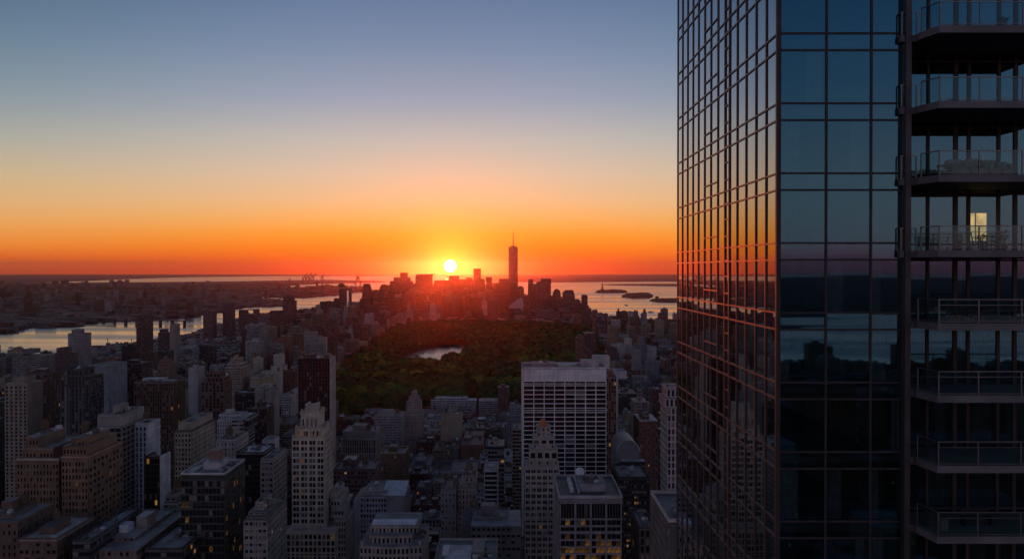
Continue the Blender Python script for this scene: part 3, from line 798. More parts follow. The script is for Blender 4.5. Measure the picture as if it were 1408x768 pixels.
for i in (1, 2, 3):
    x0, x1, y0, y1, za, zb = T[i]
    for sx in (x0 + 0.8, x0 + (x1 - x0) * 0.33, x0 + (x1 - x0) * 0.67, x1 - 0.8): box_part(th, 'finial', sx - 0.55, sx + 0.55, y0 - 0.5, y0 + 0.6, zb, zb + 1.5, (0.38, 0.35, 0.29))
    parapet(th, x0, x1, y0, y1, zb, 0.8, 0.4, (0.37, 0.34, 0.28))
x0, x1, y0, y1, za, zb = T[4]; box_part(th, 'finial', x0, x0 + 1, y0, y1, zb, zb + 1, (0.4, 0.37, 0.3)); box_part(th, 'finial', x1 - 1, x1, y0, y1, zb, zb + 1, (0.4, 0.37, 0.3))
th, T = building('apartment_house', 'stepped stone wing with terraces against the right side of the stepped limestone tower', 'apartment house', 'terraced stone wing', 566, 40,
                 [(461, 475.5, 712), (455, 472, 697, 2, 3), (454, 467, 684, 4, 6), (453, 463, 675, 6, 9)], (0.31, 0.285, 0.24), 'blank', par=0, ph=False, nu=2)
g = Grid(th, (0.32, 0.295, 0.25), 60, 0.01, 0.2, 'masonry_frame', 6)
for t, n in zip(T[:3], (4, 4, 3)): g.face('front', t[0], t[1], t[2], max(t[4], 40), t[5] - 0.7, n, 3.5, 0.7, 1.4, 0.4)
g.face('right', T[0][2], T[0][3], T[0][1], 40, T[0][5] - 0.5, 9, 3.5, 1.4, 1.4, 0.35)
g.done()

# black slab behind it
th, T = building('residential_tower', "black slab tower with orange glints along its flat top at the park corner", 'tower', 'black slab tower', 900, 24,
                 [(410, 453.5, 492)], (0.030, 0.024, 0.024), 'curtainwall', bay=2.4, fl=3.2, lit=0.006, par=0, ph=False, nu=0, roofc=(0.06, 0.05, 0.05))
x0, x1, y0, y1, _, z1 = T[0]
mb = MB(); mb.box(x1 - 0.2, x1 + 0.9, -0.4, 24, 0, z1 + 0.4, col=(0.36, 0.32, 0.30, 0)); mb.build('edge_strip', M['stone'], th)
mb = MB()
for i in range(11): xx = x0 + (x1 - x0) * i / 11; mb.box(xx - 0.2, xx + 0.2, -0.45, 0.02, 0, z1, col=(0.035, 0.028, 0.027, 0))
mb.build('pier', M['steel'], th)
box_part(th, 'penthouse', x0 + 3, x0 + 12, 6, 18, z1, z1 + 2.6, (0.08, 0.06, 0.055)); box_part(th, 'penthouse', x0 + 16, x0 + 25, 6, 16, z1, z1 + 2.0, (0.06, 0.05, 0.05))
for fx in (2, 5.5, 8, 9.5, 16.5, 18, 24, 27): mast(th, x0 + fx, 3 + fx * 0.4, z1, 2.5 + (fx * 37 % 4), 0.28, (0.35, 0.2, 0.13), 'antenna')  # orange sun glints painted into the antennas' colour
units(th, x0 + 1, x1 - 1, 1, 6, z1, 8, 3)

# dark green glass block with lit offices, lower left
th, T = building('office_block', 'dark green glass office block with scattered yellow lit offices and a pale rimmed roof', 'office building', 'dark green glass block', 480, 36,
                 [(248, 308, 652)], (0.035, 0.045, 0.042), 'blank', par=0, ph=False, nu=0, roofc=(0.15, 0.15, 0.155))
x0, x1, y0, y1, _, z1 = T[0]
g = Grid(th, (0.032, 0.042, 0.04), 100, 0.1, 0.12, 'curtain_wall_frame', 7)
lr2 = {2: 0.08, 3: 0.16, 5: 0.12, 8: 0.12, 11: 0.4, 14: 0.4, 15: 0.25}
g.litrows = lambda j: lr2.get(j, 0.02)
g.face('front', x0, x1, 0, 30, z1 - 2.2, 11, 3.5, 0.22, 0.9, 0.15)
g.litrows = lambda j: 0.04
g.face('right', y0, y1, x1, 30, z1 - 2.2, 16, 3.5, 0.22, 0.9, 0.15)
g.done('steel')
parapet(th, x0 - 0.2, x1 + 0.2, y0 - 0.2, y1 + 0.2, z1, 0.9, 0.55, (0.44, 0.44, 0.46))
box_part(th, 'penthouse', x0 + 7, x0 + 15.5, 12, 26, z1, z1 + 3.6, (0.34, 0.34, 0.36), roofcol=(0.3, 0.3, 0.32))
box_part(th, 'plant_room', x0 + 8, x0 + 13, 18, 26, z1 + 3.6, z1 + 8.4, (0.20, 0.125, 0.10), roofcol=(0.24, 0.17, 0.15))
box_part(th, 'duct', x0 + 1.5, x0 + 5, 5, 20, z1, z1 + 0.8, (0.3, 0.3, 0.31)); units(th, x0 + 15, x1 - 1, 4, 30, z1, 6, 12); mast(th, x0 + 17, 30, z1, 5)

# horizontally banded tower
th, T = building('residential_tower', 'tall tower banded with dark window strips under a pale crown with roof plant', 'tower', 'dark banded tower', 620, 40,
                 [(133, 166, 585), (133, 166, 572, 0.6, 0.6)], (0.27, 0.255, 0.245), 'blank', par=1, ph=True, nu=6)
x0, x1, y0, y1, za, zb = T[0]
g = Grid(th, (0.22, 0.205, 0.195), 80, 0.006, 0.06, 'floor_bands', 8)
g.face('front', x0, x1, 0, 20, zb - 0.5, 4, 3.3, 0.3, 0.62, 0.7); g.face('right', y0, y1, x1, 20, zb - 0.5, 6, 3.3, 0.5, 0.62, 0.9)
g.done()

# broad brown slab
th, T = building('office_slab', 'broad dark brown slab with close vertical piers and a pale flat roof', 'office building', 'broad brown slab', 850, 30,
                 [(184, 237.5, 526)], (0.105, 0.068, 0.05), 'piers', bay=1.9, fl=3.3, lit=0.004, par=1.4, ph=False, nu=0, roofc=(0.34, 0.345, 0.355))
x0, x1, y0, y1, _, z1 = T[0]
mb = MB()
for i in range(18): xx = x0 + (x1 - x0) * i / 17; mb.box(xx - 0.28, xx + 0.28, -0.55, 0.02, 0, z1 - 0.3, col=(0.115, 0.075, 0.055, 0))
for i in range(9): yy = 0.2 + 29.4 * i / 8; mb.box(x1 - 0.02, x1 + 0.5, yy - 0.3, yy + 0.3, 0, z1 - 0.3, col=(0.14, 0.08, 0.05, 0))
mb.build('pier', M['stone'], th)
box_part(th, 'penthouse', x0 + 3, x0 + 22, 10, 20, z1, z1 + 2.6, (0.3, 0.31, 0.33), roofcol=(0.45, 0.46, 0.49)); units(th, x0 + 2, x1 - 3, 3, 9, z1, 7, 31)

# brown brick twin blocks, far left
def brick_pair():
    th, T = building('apartment_house', 'wide brown brick apartment house with stepped top, left one of a close pair', 'apartment house', 'wide brown brick house', 500, 46,
                     [(22, 80, 632), (30, 72, 617, 3, 4), (35, 52, 600, 6, 10)], (0.19, 0.125, 0.085), 'blank', par=0, ph=False, nu=3)
    g = Grid(th, (0.20, 0.13, 0.088), 90, 0.006, 0.25, 'masonry_frame', 9)
    for t, n in zip(T, (13, 9, 4)): g.face('front', t[0], t[1], t[2], max(t[4], 25), t[5] - 0.8, n, 3.3, 0.75, 1.35, 0.4)
    g.done(); parapet(th, T[0][0] - .3, T[0][1] + .3, T[0][2] - .5, T[0][3], T[0][5], 0.9, 0.5, (0.36, 0.33, 0.30)); parapet(th, T[1][0], T[1][1], T[1][2], T[1][3], T[1][5], 0.8, 0.4, (0.24, 0.17, 0.12))
    water_tank(th, T[2][0] + 4, T[2][2] + 12, T[2][5])
    th, T = building('apartment_house', 'brown brick apartment house with a reddish side wall, right one of a close pair', 'apartment house', 'reddish brick house', 496, 44,
                     [(84, 120, 629), (86, 118, 612, 2.5, 3), (97, 116, 602, 5, 8)], (0.20, 0.12, 0.08), 'blank', par=0, ph=False, nu=3)
    g = Grid(th, (0.215, 0.135, 0.09), 90, 0.006, 0.25, 'masonry_frame', 10)
    for t, n in zip(T, (8, 7, 4)): g.face('front', t[0], t[1], t[2], max(t[4], 25), t[5] - 0.8, n, 3.3, 0.7, 1.25, 0.4)
    g.face('right', T[0][2], T[0][3], T[0][1], 25, T[0][5] - 0.8, 9, 3.3, 1.9, 1.5, 0.35)
    g.done(); parapet(th, T[0][0] - .3, T[0][1] + .3, T[0][2] - .5, T[0][3], T[0][5], 0.9, 0.5, (0.33, 0.22, 0.16)); water_tank(th, T[2][0] + 3, T[2][2] + 9, T[2][5])
brick_pair()

# cream slab seen along its long side
th, T = building('apartment_slab', 'cream apartment slab with a long side wall running back and a setback top storey', 'apartment house', 'long cream slab', 700, 56,
                 [(239.5, 262, 592), (244.5, 262, 582, 3, 2)], (0.36, 0.31, 0.245), 'blank', par=0.8, ph=False, nu=5)
g = Grid(th, (0.37, 0.32, 0.255), 80, 0.006, 0.25, 'masonry_frame', 11)
x0, x1, y0, y1, za, zb = T[0]; g.face('front', x0, x1, 0, 20, zb - 1.0, 5, 3.3, 1.1, 1.4, 0.35); g.face('right', y0, y1, x1, 20, zb - 1.0, 14, 3.3, 2.2, 1.4, 0.35)
g.done()
mb = MB()
for i in range(14): yy = 2 + i * 3.8; mb.box(x1 + 0.02, x1 + 1.0, yy, yy + 2.2, zb - 0.6, zb + 0.7, col=(0.14, 0.12, 0.10, 0))
for i in range(5): xx = x0 + 0.6 + i * 2.2; mb.box(xx, xx + 1.5, -1.0, -0.02, zb - 0.6, zb + 0.7, col=(0.14, 0.12, 0.10, 0))
mb.build('balustrade', M['stone'], th)

# dark block with the blank white end wall
th, T = building('office_block', 'narrow black office block with a blank white end wall and a few orange lit windows', 'office building', 'black block with white end wall', 560, 15,
                 [(197, 219, 629)], (0.03, 0.027, 0.027), 'curtainwall', bay=1.6, fl=3.3, lit=0.03, par=0.8, ph=False, nu=4, roofc=(0.18, 0.09, 0.08))
x0, x1, y0, y1, _, z1 = T[0]
box_part(th, 'end_wall', x1 + 0.01, x1 + 0.6, -0.3, 15.6, 0, z1 + 0.9, (0.50, 0.50, 0.54))
# white-framed block behind it
th, T = building('apartment_house', 'slim white apartment block with dark window strips beside the dark banded tower', 'apartment house', 'slim white strip block', 640, 20,
                 [(185, 204.5, 583)], (0.46, 0.47, 0.52), 'blank', par=0.8, ph=False, nu=2)
g = Grid(th, (0.46, 0.47, 0.52), 60, 0.004, 0.3, 'white_frame', 12); g.face('front', T[0][0], T[0][1] - 1.6, 0, 30, T[0][5] - 1.2, 3, 3.3, 1.3, 0.6, 0.4); g.done()

# red-brown tower with crown
th, T = building('residential_tower', 'red brown tower with dark strips and a small stepped crown behind the long cream slab', 'tower', 'crowned red brown tower', 1000, 30,
                 [(276, 307, 525), (279, 306, 519, 2, 2), (283, 302, 513, 6, 6)], (0.155, 0.085, 0.065), 'piers', bay=3.6, fl=3.2, lit=0.004, par=1.2, ph=False, nu=3)
# navy tower with ribs, left
th, T = building('residential_tower', 'dark navy tower with a flat top and tall glass ribs at the left', 'tower', 'dark navy tower', 800, 30,
                 [(83, 121, 517), (87, 113, 509, 3, 3)], (0.050, 0.050, 0.062), 'piers', bay=2.8, fl=3.2, lit=0.003, par=1.2, ph=False, nu=5, roofc=(0.10, 0.08, 0.075))
x0, x1, y0, y1, za, zb = T[0]; mb = MB()
for fx, wd in ((0.18, 1.6), (0.30, 0.5), (0.52, 0.4), (0.66, 0.4), (0.80, 0.4)): xx = x0 + (x1 - x0) * fx; mb.box(xx - wd / 2, xx + wd / 2, -0.7, 0.02, 0, zb - 8, col=(0.15, 0.155, 0.175, 0))
mb.build('rib', M['stone'], th)
# beige ribbed tower at the left edge
th, T = building('apartment_house', 'beige apartment tower with ribbed balconies near the left edge, beside the dark red block', 'apartment house', 'beige ribbed tower', 800, 26,
                 [(6, 37, 527), (17, 33, 520, 3, 4)], (0.25, 0.21, 0.175), 'blank', par=1, ph=False, nu=2, roofc=(0.36, 0.33, 0.31))
g = Grid(th, (0.25, 0.21, 0.175), 60, 0.003, 0.1, 'balcony_frame', 13); g.face('front', T[0][0], T[0][1], 0, 40, T[0][5] - 1, 5, 3.0, 2.0, 1.3, 0.6); g.done()
building('apartment_house', 'dark red apartment block with a flat roof just right of the beige ribbed tower', 'apartment house', 'dark red block', 860, 26, [(36, 63, 514)], (0.10, 0.05, 0.05), 'piers', 2.8, 3.1, 0.004)
building('apartment_house', 'wide dull apartment tower with three roof blocks standing before the river at the left', 'apartment house', 'wide riverside tower', 1500, 40, [(16, 58, 489), (21, 30, 486, 6, 6), (31, 45, 480.5, 8, 8)], (0.17, 0.165, 0.175), 'punched', 3.4, 3.0, 0.003, ph=False)
building('apartment_house', 'dark stepped apartment tower before the river, left of the tall pale riverside tower', 'apartment house', 'dark stepped riverside tower', 1620, 36, [(67, 93, 486), (77, 88, 479, 5, 5)], (0.12, 0.085, 0.08), 'punched', 3.4, 3.0, 0.003, ph=False)
building('residential_tower', 'tall pale grey tower rising against the river at the left', 'tower', 'tall pale riverside tower', 1700, 30, [(93, 115, 458), (98, 109, 453.5, 5, 5)], (0.24, 0.235, 0.245), 'punched', 2.6, 3.0, 0.003, ph=False)
th, T = building('office_block', 'plain blue grey glass box with a sharp flat top left of the dark maroon block', 'office building', 'blue grey glass box', 1000, 50, [(117, 148, 504)], (0.20, 0.23, 0.275), 'curtainwall', 1.5, 3.4, 0.0, ph=False, nu=0)
box_part(th, 'facade_panel', T[0][0] - 0.3, T[0][1] + 0.3, -0.5, 49, 5, T[0][5] - 0.3, (0.19, 0.215, 0.25), roofcol=(0.1, 0.1, 0.11))
building('office_block', 'dark maroon block with a flat top in front of the broad brown slab\'s left side', 'office building', 'dark maroon block', 1060, 34, [(166, 194, 500)], (0.06, 0.035, 0.042), 'piers', 2.2, 3.2, 0.002)
building('residential_tower', 'tall dark riverside tower with a reddish right face standing alone against the river', 'tower', 'tall dark riverside tower', 2300, 44, [(187, 201, 432), (194, 205, 431.5, 8, 2)], (0.10, 0.062, 0.058), 'piers', 3.0, 3.2, 0.002, ph=False)
building('residential_tower', 'slim tower with a pale strip down its side right of the tall dark riverside tower', 'tower', 'slim pale-striped tower', 2250, 26, [(233, 242, 446)], (0.25, 0.205, 0.19), 'blank', 3, 3.2, 0.0, ph=False)
building('apartment_house', 'dark rounded-top riverside block between two taller towers on the left', 'apartment house', 'dark riverside block', 2420, 40, [(217, 233, 457), (219, 226, 453, 6, 6)], (0.09, 0.07, 0.075), 'punched', 3, 3, 0.002, ph=False)
building('residential_tower', 'broad dark tower at the river bend, left one of a spaced pair', 'tower', 'broad river bend tower', 3400, 50, [(279, 292, 428)], (0.10, 0.075, 0.08), 'piers', 3, 3.2, 0.001, ph=True)
building('residential_tower', 'slim dark tower at the river bend just left of the river bend block', 'tower', 'slim river bend tower', 3500, 40, [(306, 319, 416)], (0.10, 0.075, 0.085), 'piers', 3, 3.2, 0.001)
building('apartment_house', 'double-humped dark apartment block at the river bend', 'apartment house', 'double-humped block', 3600, 46, [(328, 350, 432), (328, 337.5, 426, 2, 6), (340.5, 349, 425.5, 2, 6)], (0.095, 0.075, 0.085), 'punched', 3, 3.2, 0.001, ph=False)
building('apartment_house', 'ornate tan apartment house with a tiered pale crown left of the black slab tower', 'apartment house', 'tiered tan house', 1300, 34, [(310, 333, 505), (312, 331, 500, 2, 2), (316, 328, 493, 5, 6)], (0.27, 0.225, 0.18), 'punched', 2.6, 3.3, 0.006, nu=1, tank=1)
building('apartment_house', 'brown block with orange lit roof edge beyond the broad brown slab', 'apartment house', 'brown orange-edged block', 1500, 34, [(216, 233, 500), (219, 229, 495, 5, 6)], (0.20, 0.12, 0.095), 'punched', 2.6, 3.2, 0.004, nu=1)
building('apartment_house', 'plain pale upright slab beyond the broad brown slab', 'apartment house', 'pale upright slab', 1350, 28, [(258.5, 272, 506)], (0.36, 0.34, 0.345), 'blank', 3, 3.2, 0, nu=1)
building('residential_tower', 'tall dark red tower at the left edge of the park', 'tower', 'tall dark red park tower', 2400, 44, [(447, 459.5, 440)], (0.12, 0.055, 0.05), 'piers', 2.6, 3.2, 0.001)
building('apartment_house', 'long dark red slab left of the tall dark red park tower', 'apartment house', 'long dark red slab', 2550, 30, [(426, 448, 450)], (0.085, 0.045, 0.05), 'piers', 2.6, 3.2, 0.001)

# middle of the picture, below the park
th, T = building('bank_building', 'squat grey building with a row of tall columns and a heavy cornice below the park', 'office building', 'columned cornice building', 950, 36,
                 [(471, 516, 597), (470, 517, 594, -1.2, -1.0)], (0.24, 0.225, 0.22), 'blank', par=0.8, ph=True, nu=8, tank=1)
x0, x1, y0, y1, za, zb = T[0]; g = Grid(th, (0.27, 0.25, 0.24), 60, 0.01, 0.15, 'column', 14); g.face('front', x0, x1, 0, 8, zb - 3.5, 14, 14.0, 0.95, 1.6, 0.9); g.face('right', y0, y1, x1, 8, zb - 3.5, 10, 14.0, 1.3, 1.6, 0.6); g.done()
th, T = building('hotel', 'wide pale hotel front with rows of windows at the foot of the park', 'hotel', 'wide pale hotel', 1250, 36, [(515, 551, 571)], (0.33, 0.30, 0.30), 'punched', 2.2, 3.2, 0.004, nu=5, tank=1)
th, T = building('stone_tower', 'pale ornate tower stepping up to a small domed top against the park trees', 'tower', 'domed ziggurat tower', 1300, 26,
                 [(556, 580, 566), (558.5, 578, 552, 3, 2), (562, 576, 545, 6, 4), (565, 573, 539, 9, 7)], (0.34, 0.29, 0.275), 'punched', 2.2, 3.2, 0.004, ph=False, par=0.8, nu=0)
x0, x1, y0, y1, za, zb = T[3]; mb = MB()
cx_, cy_ = (x0 + x1) / 2 + 1, (y0 + y1) / 2
prev = [(cx_ + 2.4 * math.cos(k * math.pi / 6), cy_ + 2.4 * math.sin(k * math.pi / 6)) for k in range(12)]
mb.prism(prev, zb, zb + 1.6, col=(0.36, 0.30, 0.28, 0)); mb.prism(prev, zb + 1.6, zb + 2.8, scale=0.72, col=(0.36, 0.30, 0.28, 0)); mb.prism([(cx_ + (p[0] - cx_) * 0.72, cy_ + (p[1] - cy_) * 0.72) for p in prev], zb + 2.8, zb + 3.6, scale=0.2, col=(0.36, 0.30, 0.28, 0)); mb.build('dome', M['stone'], th)
th, T = building('apartment_house', 'square brown block with yellowish roof edges in the middle of the low streets', 'apartment house', 'brown yellow-edged block', 800, 30, [(523, 556, 624)], (0.135, 0.088, 0.06), 'punched', 2.2, 3.2, 0.02, nu=5, par=0.9)
parapet(th, T[0][0] - 0.4, T[0][1] + 0.4, -0.4, 30.4, T[0][5] + 0.9, 0.5, 0.6, (0.45, 0.33, 0.18), 'cornice')
building('apartment_house', 'dark brick block with close window rows behind the blue grey office with the sloped roof', 'apartment house', 'dark brick block', 720, 40, [(458, 515, 646)], (0.115, 0.075, 0.068), 'punched', 2.6, 3.2, 0.008, nu=6, tank=2)
th, T = building('office_block', "blue grey stepped office with a blank wall and a sloping metal roof", 'office building', 'sloped-roof blue grey office', 590, 34,
                 [(486, 497, 686), (495, 531, 681), (500, 531, 676, 1.5, 2)], (0.25, 0.28, 0.32), 'blank', par=0.6, ph=False, nu=2)
g = Grid(th, (0.26, 0.285, 0.33), 80, 0.01, 0.25, 'facade_frame', 15)
x0, x1, y0, y1, za, zb = T[1]; g.face('front', x0, x1, 0, 30, zb - 0.5, 9, 3.1, 0.6, 1.2, 0.4); g.done()
xx0, xx1 = X_(529, 588) - th.location.x, X_(556, 588) - th.location.x
box_part(th, 'blank_wall', xx0, xx1, 0.5, 30, 0, Z_(681, 590), (0.20, 0.20, 0.205)); za = Z_(681, 590)
mb = MB(); mb.face([(xx0 - 2, -0.2, za + 0.1), (xx1, -0.2, za + 0.1), (xx1, 22, za + 4.6), (xx0 - 2, 22, za + 4.6)], col=(0.42, 0.46, 0.52, 0)); mb.face([(xx0 - 2, 22, za + 4.6), (xx1, 22, za + 4.6), (xx1, 22, za), (xx0 - 2, 22, za)], col=(0.3, 0.3, 0.32, 0)); mb.face([(xx1, -0.2, za), (xx1, 22, za), (xx1, 22, za + 4.6)], col=(0.3, 0.3, 0.32, 0)); mb.face([(xx0 - 2, 22, za), (xx0 - 2, -0.2, za), (xx0 - 2, 22, za + 4.6)], col=(0.3, 0.3, 0.32, 0))
mb.build('sloping_roof', M['steel'], th)
# rounded stone block at the bottom edge
def rounded():
    Y = 470; x0, x1 = X_(494, Y), X_(580, Y); xc = (x0 + x1) / 2
    th = empty('office_block', (xc, Y, 0), 'bow-fronted stone block with a blue skylight strip at the bottom edge', 'office building')
    def bow(a, b, y, d, bulge, n=14):
        return [(a + (b - a) * i / n, y - bulge * math.sin(math.pi * i / n)) for i in range(n + 1)] + [(b, y + d), (a, y + d)]
    w = MB(); rf = MB(); c = (0.29, 0.265, 0.24, 0); zt = [Z_(751, Y - 2), Z_(736, Y + 3), Z_(723, Y + 8)]
    pl = [(x0 - xc, x1 - xc, 0, 40, 2.2), (X_(507, Y + 3) - xc, X_(565, Y + 3) - xc, 4, 34, 1.6), (X_(509, Y + 8) - xc, X_(573, Y + 8) - xc, 9, 26, 0.4)]
    z = 0
    for (a, b, y, d, bu), q in zip(pl, zt): w.prism(bow(a, b, y, d, bu), z, q, col=c); rf.prism(bow(a - 0.3, b + 0.3, y - 0.3, d, bu), q, q + 0.3, col=(0.2, 0.2, 0.21, 0), bottom=True); z = q
    w.build('wall', M['stone'], th); rf.build('cornice', M['stone'], th)
    mb = MB(); mb.box(pl[2][0] + 0.5, pl[2][1] - 0.5, 9.5, 16, z + 0.3, z + 1.6, col=(0.34, 0.43, 0.56, 0)); mb.build('skylight', M['steel'], th)
    wins = []
    for (a, b, y, d, bu), zz, rows, n in ((pl[0], zt[0], 6, 15), (pl[1], zt[1], 1, 10), (pl[2], zt[2], 1, 12)):
        for j in range(rows):
            for i in range(n):
                t = (i + 0.5) / n; xx = a + (b - a) * t; yy = y - bu * math.sin(math.pi * t)
                o = bpy.data.objects.new('window', win_mesh((b - a) / n * 0.55, 2.3, 'front', 'lit' if random.random() < 0.01 else random.choice(['dark'] * 4 + ['blind']))); o.parent = th
                o.location = (xx, yy - 0.02, zz - 2.2 - j * 3.7)
                if j < 5: COL.objects.link(o)
    for sx in (pl[0][0] + 1, pl[0][1] - 1): box_part(th, 'finial', sx - 0.7, sx + 0.7, -0.6, 0.9, zt[0] + 0.3, zt[0] + 2, (0.3, 0.27, 0.24))
    units(th, pl[0][0] + 1, pl[1][0] - 0.5, 6, 30, zt[0] + 0.3, 3, 77); units(th, pl[1][1] + 1, pl[0][1] - 0.5, 6, 30, zt[0] + 0.3, 4, 78)
    HERO.append(('bow-fronted stone block', (494, 580, 722), (x0, x1, Y - 3, Y + 40), zt[2]))
rounded()
# flat roof with pale deck at the bottom edge
th, T = building('office_block', 'flat-roofed block with a pale roof deck seen from above at the bottom edge', 'office building', 'pale roof deck', 430, 46, [(594, 682, 782)], (0.26, 0.25, 0.25), 'punched', 3, 3.4, 0.02, nu=0, ph=False, par=1.2, roofc=(0.14, 0.14, 0.15))
x0, x1, y0, y1, _, z1 = T[0]
box_part(th, 'roof_deck', x0 + 4, x0 + 16, 8, 36, z1, z1 + 0.5, (0.42, 0.43, 0.47)); box_part(th, 'penthouse', x0 + 3, x0 + 6, 20, 30, z1, z1 + 2.4, (0.5, 0.5, 0.53)); box_part(th, 'plant_room', x0 + 16.5, x0 + 22, 16, 38, z1, z1 + 3, (0.14, 0.14, 0.145)); units(th, x0 + 15, x1 - 1, 6, 38, z1, 9, 41)

# around the bottom, small towers
th, T = building('office_block', 'narrow office with broad white horizontal bands left of the pyramid-topped stone tower', 'office building', 'white-banded narrow office', 700, 26, [(665.5, 684.5, 645)], (0.36, 0.355, 0.36), 'blank', par=0.8, ph=False, nu=3)
g = Grid(th, (0.36, 0.355, 0.36), 40, 0.01, 0.1, 'white_bands', 16); g.face('front', T[0][0], T[0][1], 0, Z_(692, 700), T[0][5] - 0.4, 1, 3.3, 1.2, 1.25, 0.5); g.done()
building('residential_tower', "thin dark tower with a grey front left of the white gridded slab", 'tower', 'thin dark tower', 760, 26, [(671, 693, 612), (674, 683, 606, 4, 8)], (0.135, 0.125, 0.135), 'ribbon', 2.6, 3.4, 0.02, nu=6)
building('residential_tower', 'thin yellowish tower with pale balcony bands touching the left edge of the white gridded slab', 'tower', 'thin balcony-banded tower', 840, 30, [(705, 718, 590)], (0.28, 0.225, 0.165), 'ribbon', 2.6, 3.1, 0.02, nu=2)
building('apartment_house', 'pale stone tower house, right one of two small towers in the low streets', 'apartment house', 'right small stone tower', 600, 24, [(630, 654, 670), (632, 653, 665, 1, 1), (639, 651, 655, 5, 6)], (0.24, 0.20, 0.185), 'punched', 2.2, 3.4, 0.01, nu=2, tank=1)
building('apartment_house', 'grey tower house, left one of two small towers in the low streets', 'apartment house', 'left small grey tower', 590, 24, [(606, 626, 675)], (0.20, 0.19, 0.195), 'punched', 2.2, 3.4, 0.01, nu=3, tank=1)
building('apartment_house', 'low dark roofs with skylights and pale edges above the pale roof deck', 'apartment house', 'low skylit roofs', 520, 34, [(648, 716, 722), (650, 698, 712, 12, 2)], (0.15, 0.14, 0.145), 'punched', 2.6, 3.4, 0.02, nu=14, roofc=(0.20, 0.20, 0.22))
building('apartment_house', 'plain grey blank-walled block left of the low skylit roofs', 'apartment house', 'blank grey block', 545, 26, [(636, 664, 716)], (0.17, 0.165, 0.175), 'blank', 2.6, 3.4, 0, nu=3)
building('apartment_house', 'stepped grey apartment house with roof terraces right of the dark green glass block', 'apartment house', 'stepped grey terrace house', 470, 40, [(335, 366, 714), (338, 365, 709, 3, 3), (341, 364, 703, 6, 6), (350, 362, 692, 10, 14)], (0.25, 0.235, 0.225), 'punched', 2.3, 3.3, 0.012, nu=5)
building('office_block', 'black glass block with a pale flat roof left of the stepped limestone tower', 'office building', 'black flat-roofed block', 620, 30, [(324, 362, 623)], (0.028, 0.026, 0.028), 'curtainwall', 2.0, 3.4, 0.004, nu=7, ph=False, roofc=(0.42, 0.43, 0.46))
building('apartment_house', 'pale house with a curved roof edge right of the black flat-roofed block', 'apartment house', 'pale curved-edge house', 610, 36, [(358, 375, 632)], (0.30, 0.27, 0.25), 'punched', 2.3, 3.4, 0.006, nu=3, ph=False)
building('office_block', 'small blank white box above the pale curved-edge house', 'office building', 'blank white box', 690, 16, [(360, 376, 605)], (0.44, 0.44, 0.47), 'blank', 2, 3, 0, nu=1, ph=False, par=0.5)
th, T = building('office_block', 'white office with close square windows right of the crowned red brown tower', 'office building', 'white square-windowed office', 850, 30, [(298, 318, 577), (300, 332, 571, 8, 2)], (0.36, 0.35, 0.37), 'punched', 2.2, 3.2, 0.004, nu=4)
building('office_block', 'grey ribbon-windowed office with a tall blank end right of the white square-windowed office', 'office building', 'grey ribbon office', 840, 40, [(318, 333, 576), (331, 341, 590, 6, 2)], (0.29, 0.28, 0.29), 'ribbon', 2.2, 3.2, 0.004, nu=3)
building('apartment_house', 'plain dark brown block with an orange roof edge left of the black slab tower', 'apartment house', 'plain dark brown block', 900, 28, [(344, 366, 561)], (0.062, 0.045, 0.042), 'piers', 2.2, 3.2, 0.004, nu=3)
building('apartment_house', 'plain pale slab, left one of a pale pair left of the black slab tower', 'apartment house', 'left pale slab', 1150, 24, [(350, 363, 535)], (0.30, 0.27, 0.26), 'blank', 2.2, 3.2, 0, nu=1)
building('apartment_house', 'plain pale slab, right one of a pale pair left of the black slab tower', 'apartment house', 'right pale slab', 1140, 24, [(364, 377, 538)], (0.27, 0.24, 0.235), 'blank', 2.2, 3.2, 0, nu=1)
building('apartment_house', 'low pale house with rounded front below the white square-windowed office', 'apartment house', 'low rounded pale house', 650, 34, [(297, 322, 606)], (0.33, 0.31, 0.30), 'punched', 2.2, 3.3, 0.006, nu=4, tank=1)
building('apartment_house', 'slim pale house with dark square windows left of the dark green glass block', 'apartment house', 'slim square-windowed house', 530, 26, [(224, 243, 690), (226, 241, 682, 2, 2)], (0.29, 0.265, 0.25), 'punched', 2.4, 3.4, 0.004, nu=2, tank=1)
building('apartment_house', 'low brown house with an angled pale roof at the bottom left corner', 'apartment house', 'corner brown house', 450, 34, [(-30, 22, 716), (-30, 14, 710, 5, 4)], (0.15, 0.10, 0.075), 'punched', 2.4, 3.3, 0.004, nu=5, roofc=(0.2, 0.205, 0.21))
building('apartment_house', 'low brown brick block with a pale roof rim along the bottom left edge', 'apartment house', 'low brown rim-roofed block', 440, 40, [(24, 76, 742)], (0.15, 0.095, 0.07), 'punched', 2.4, 3.3, 0.004, nu=8, tank=1)
building('office_block', 'low black block with a long pale roof beside the low terraced complex at the bottom', 'office building', 'low black long-roofed block', 440, 60, [(98, 122, 745)], (0.06, 0.058, 0.062), 'ribbon', 2.4, 3.3, 0.0, nu=5, ph=False, roofc=(0.20, 0.205, 0.215))
th, T = building('apartment_house', 'low terraced complex with pale roofs and a white roof hut at the bottom left', 'apartment house', 'low terraced complex', 450, 70,
                 [(128, 186, 755), (150, 184, 738, 14, 4), (168, 186, 722, 34, 6)], (0.21, 0.16, 0.135), 'punched', 2.6, 3.4, 0.008, nu=9, ph=False, roofc=(0.22, 0.225, 0.235))
t = T[1]; box_part(th, 'roof_hut', t[0] + 1, t[0] + 5, 22, 30, t[5], t[5] + 3.6, (0.52, 0.54, 0.6)); box_part(th, 'roof_hut', t[0] + 5.5, t[1] - 1, 32, 44, t[5], t[5] + 5.2, (0.25, 0.22, 0.20), roofcol=(0.4, 0.42, 0.46))
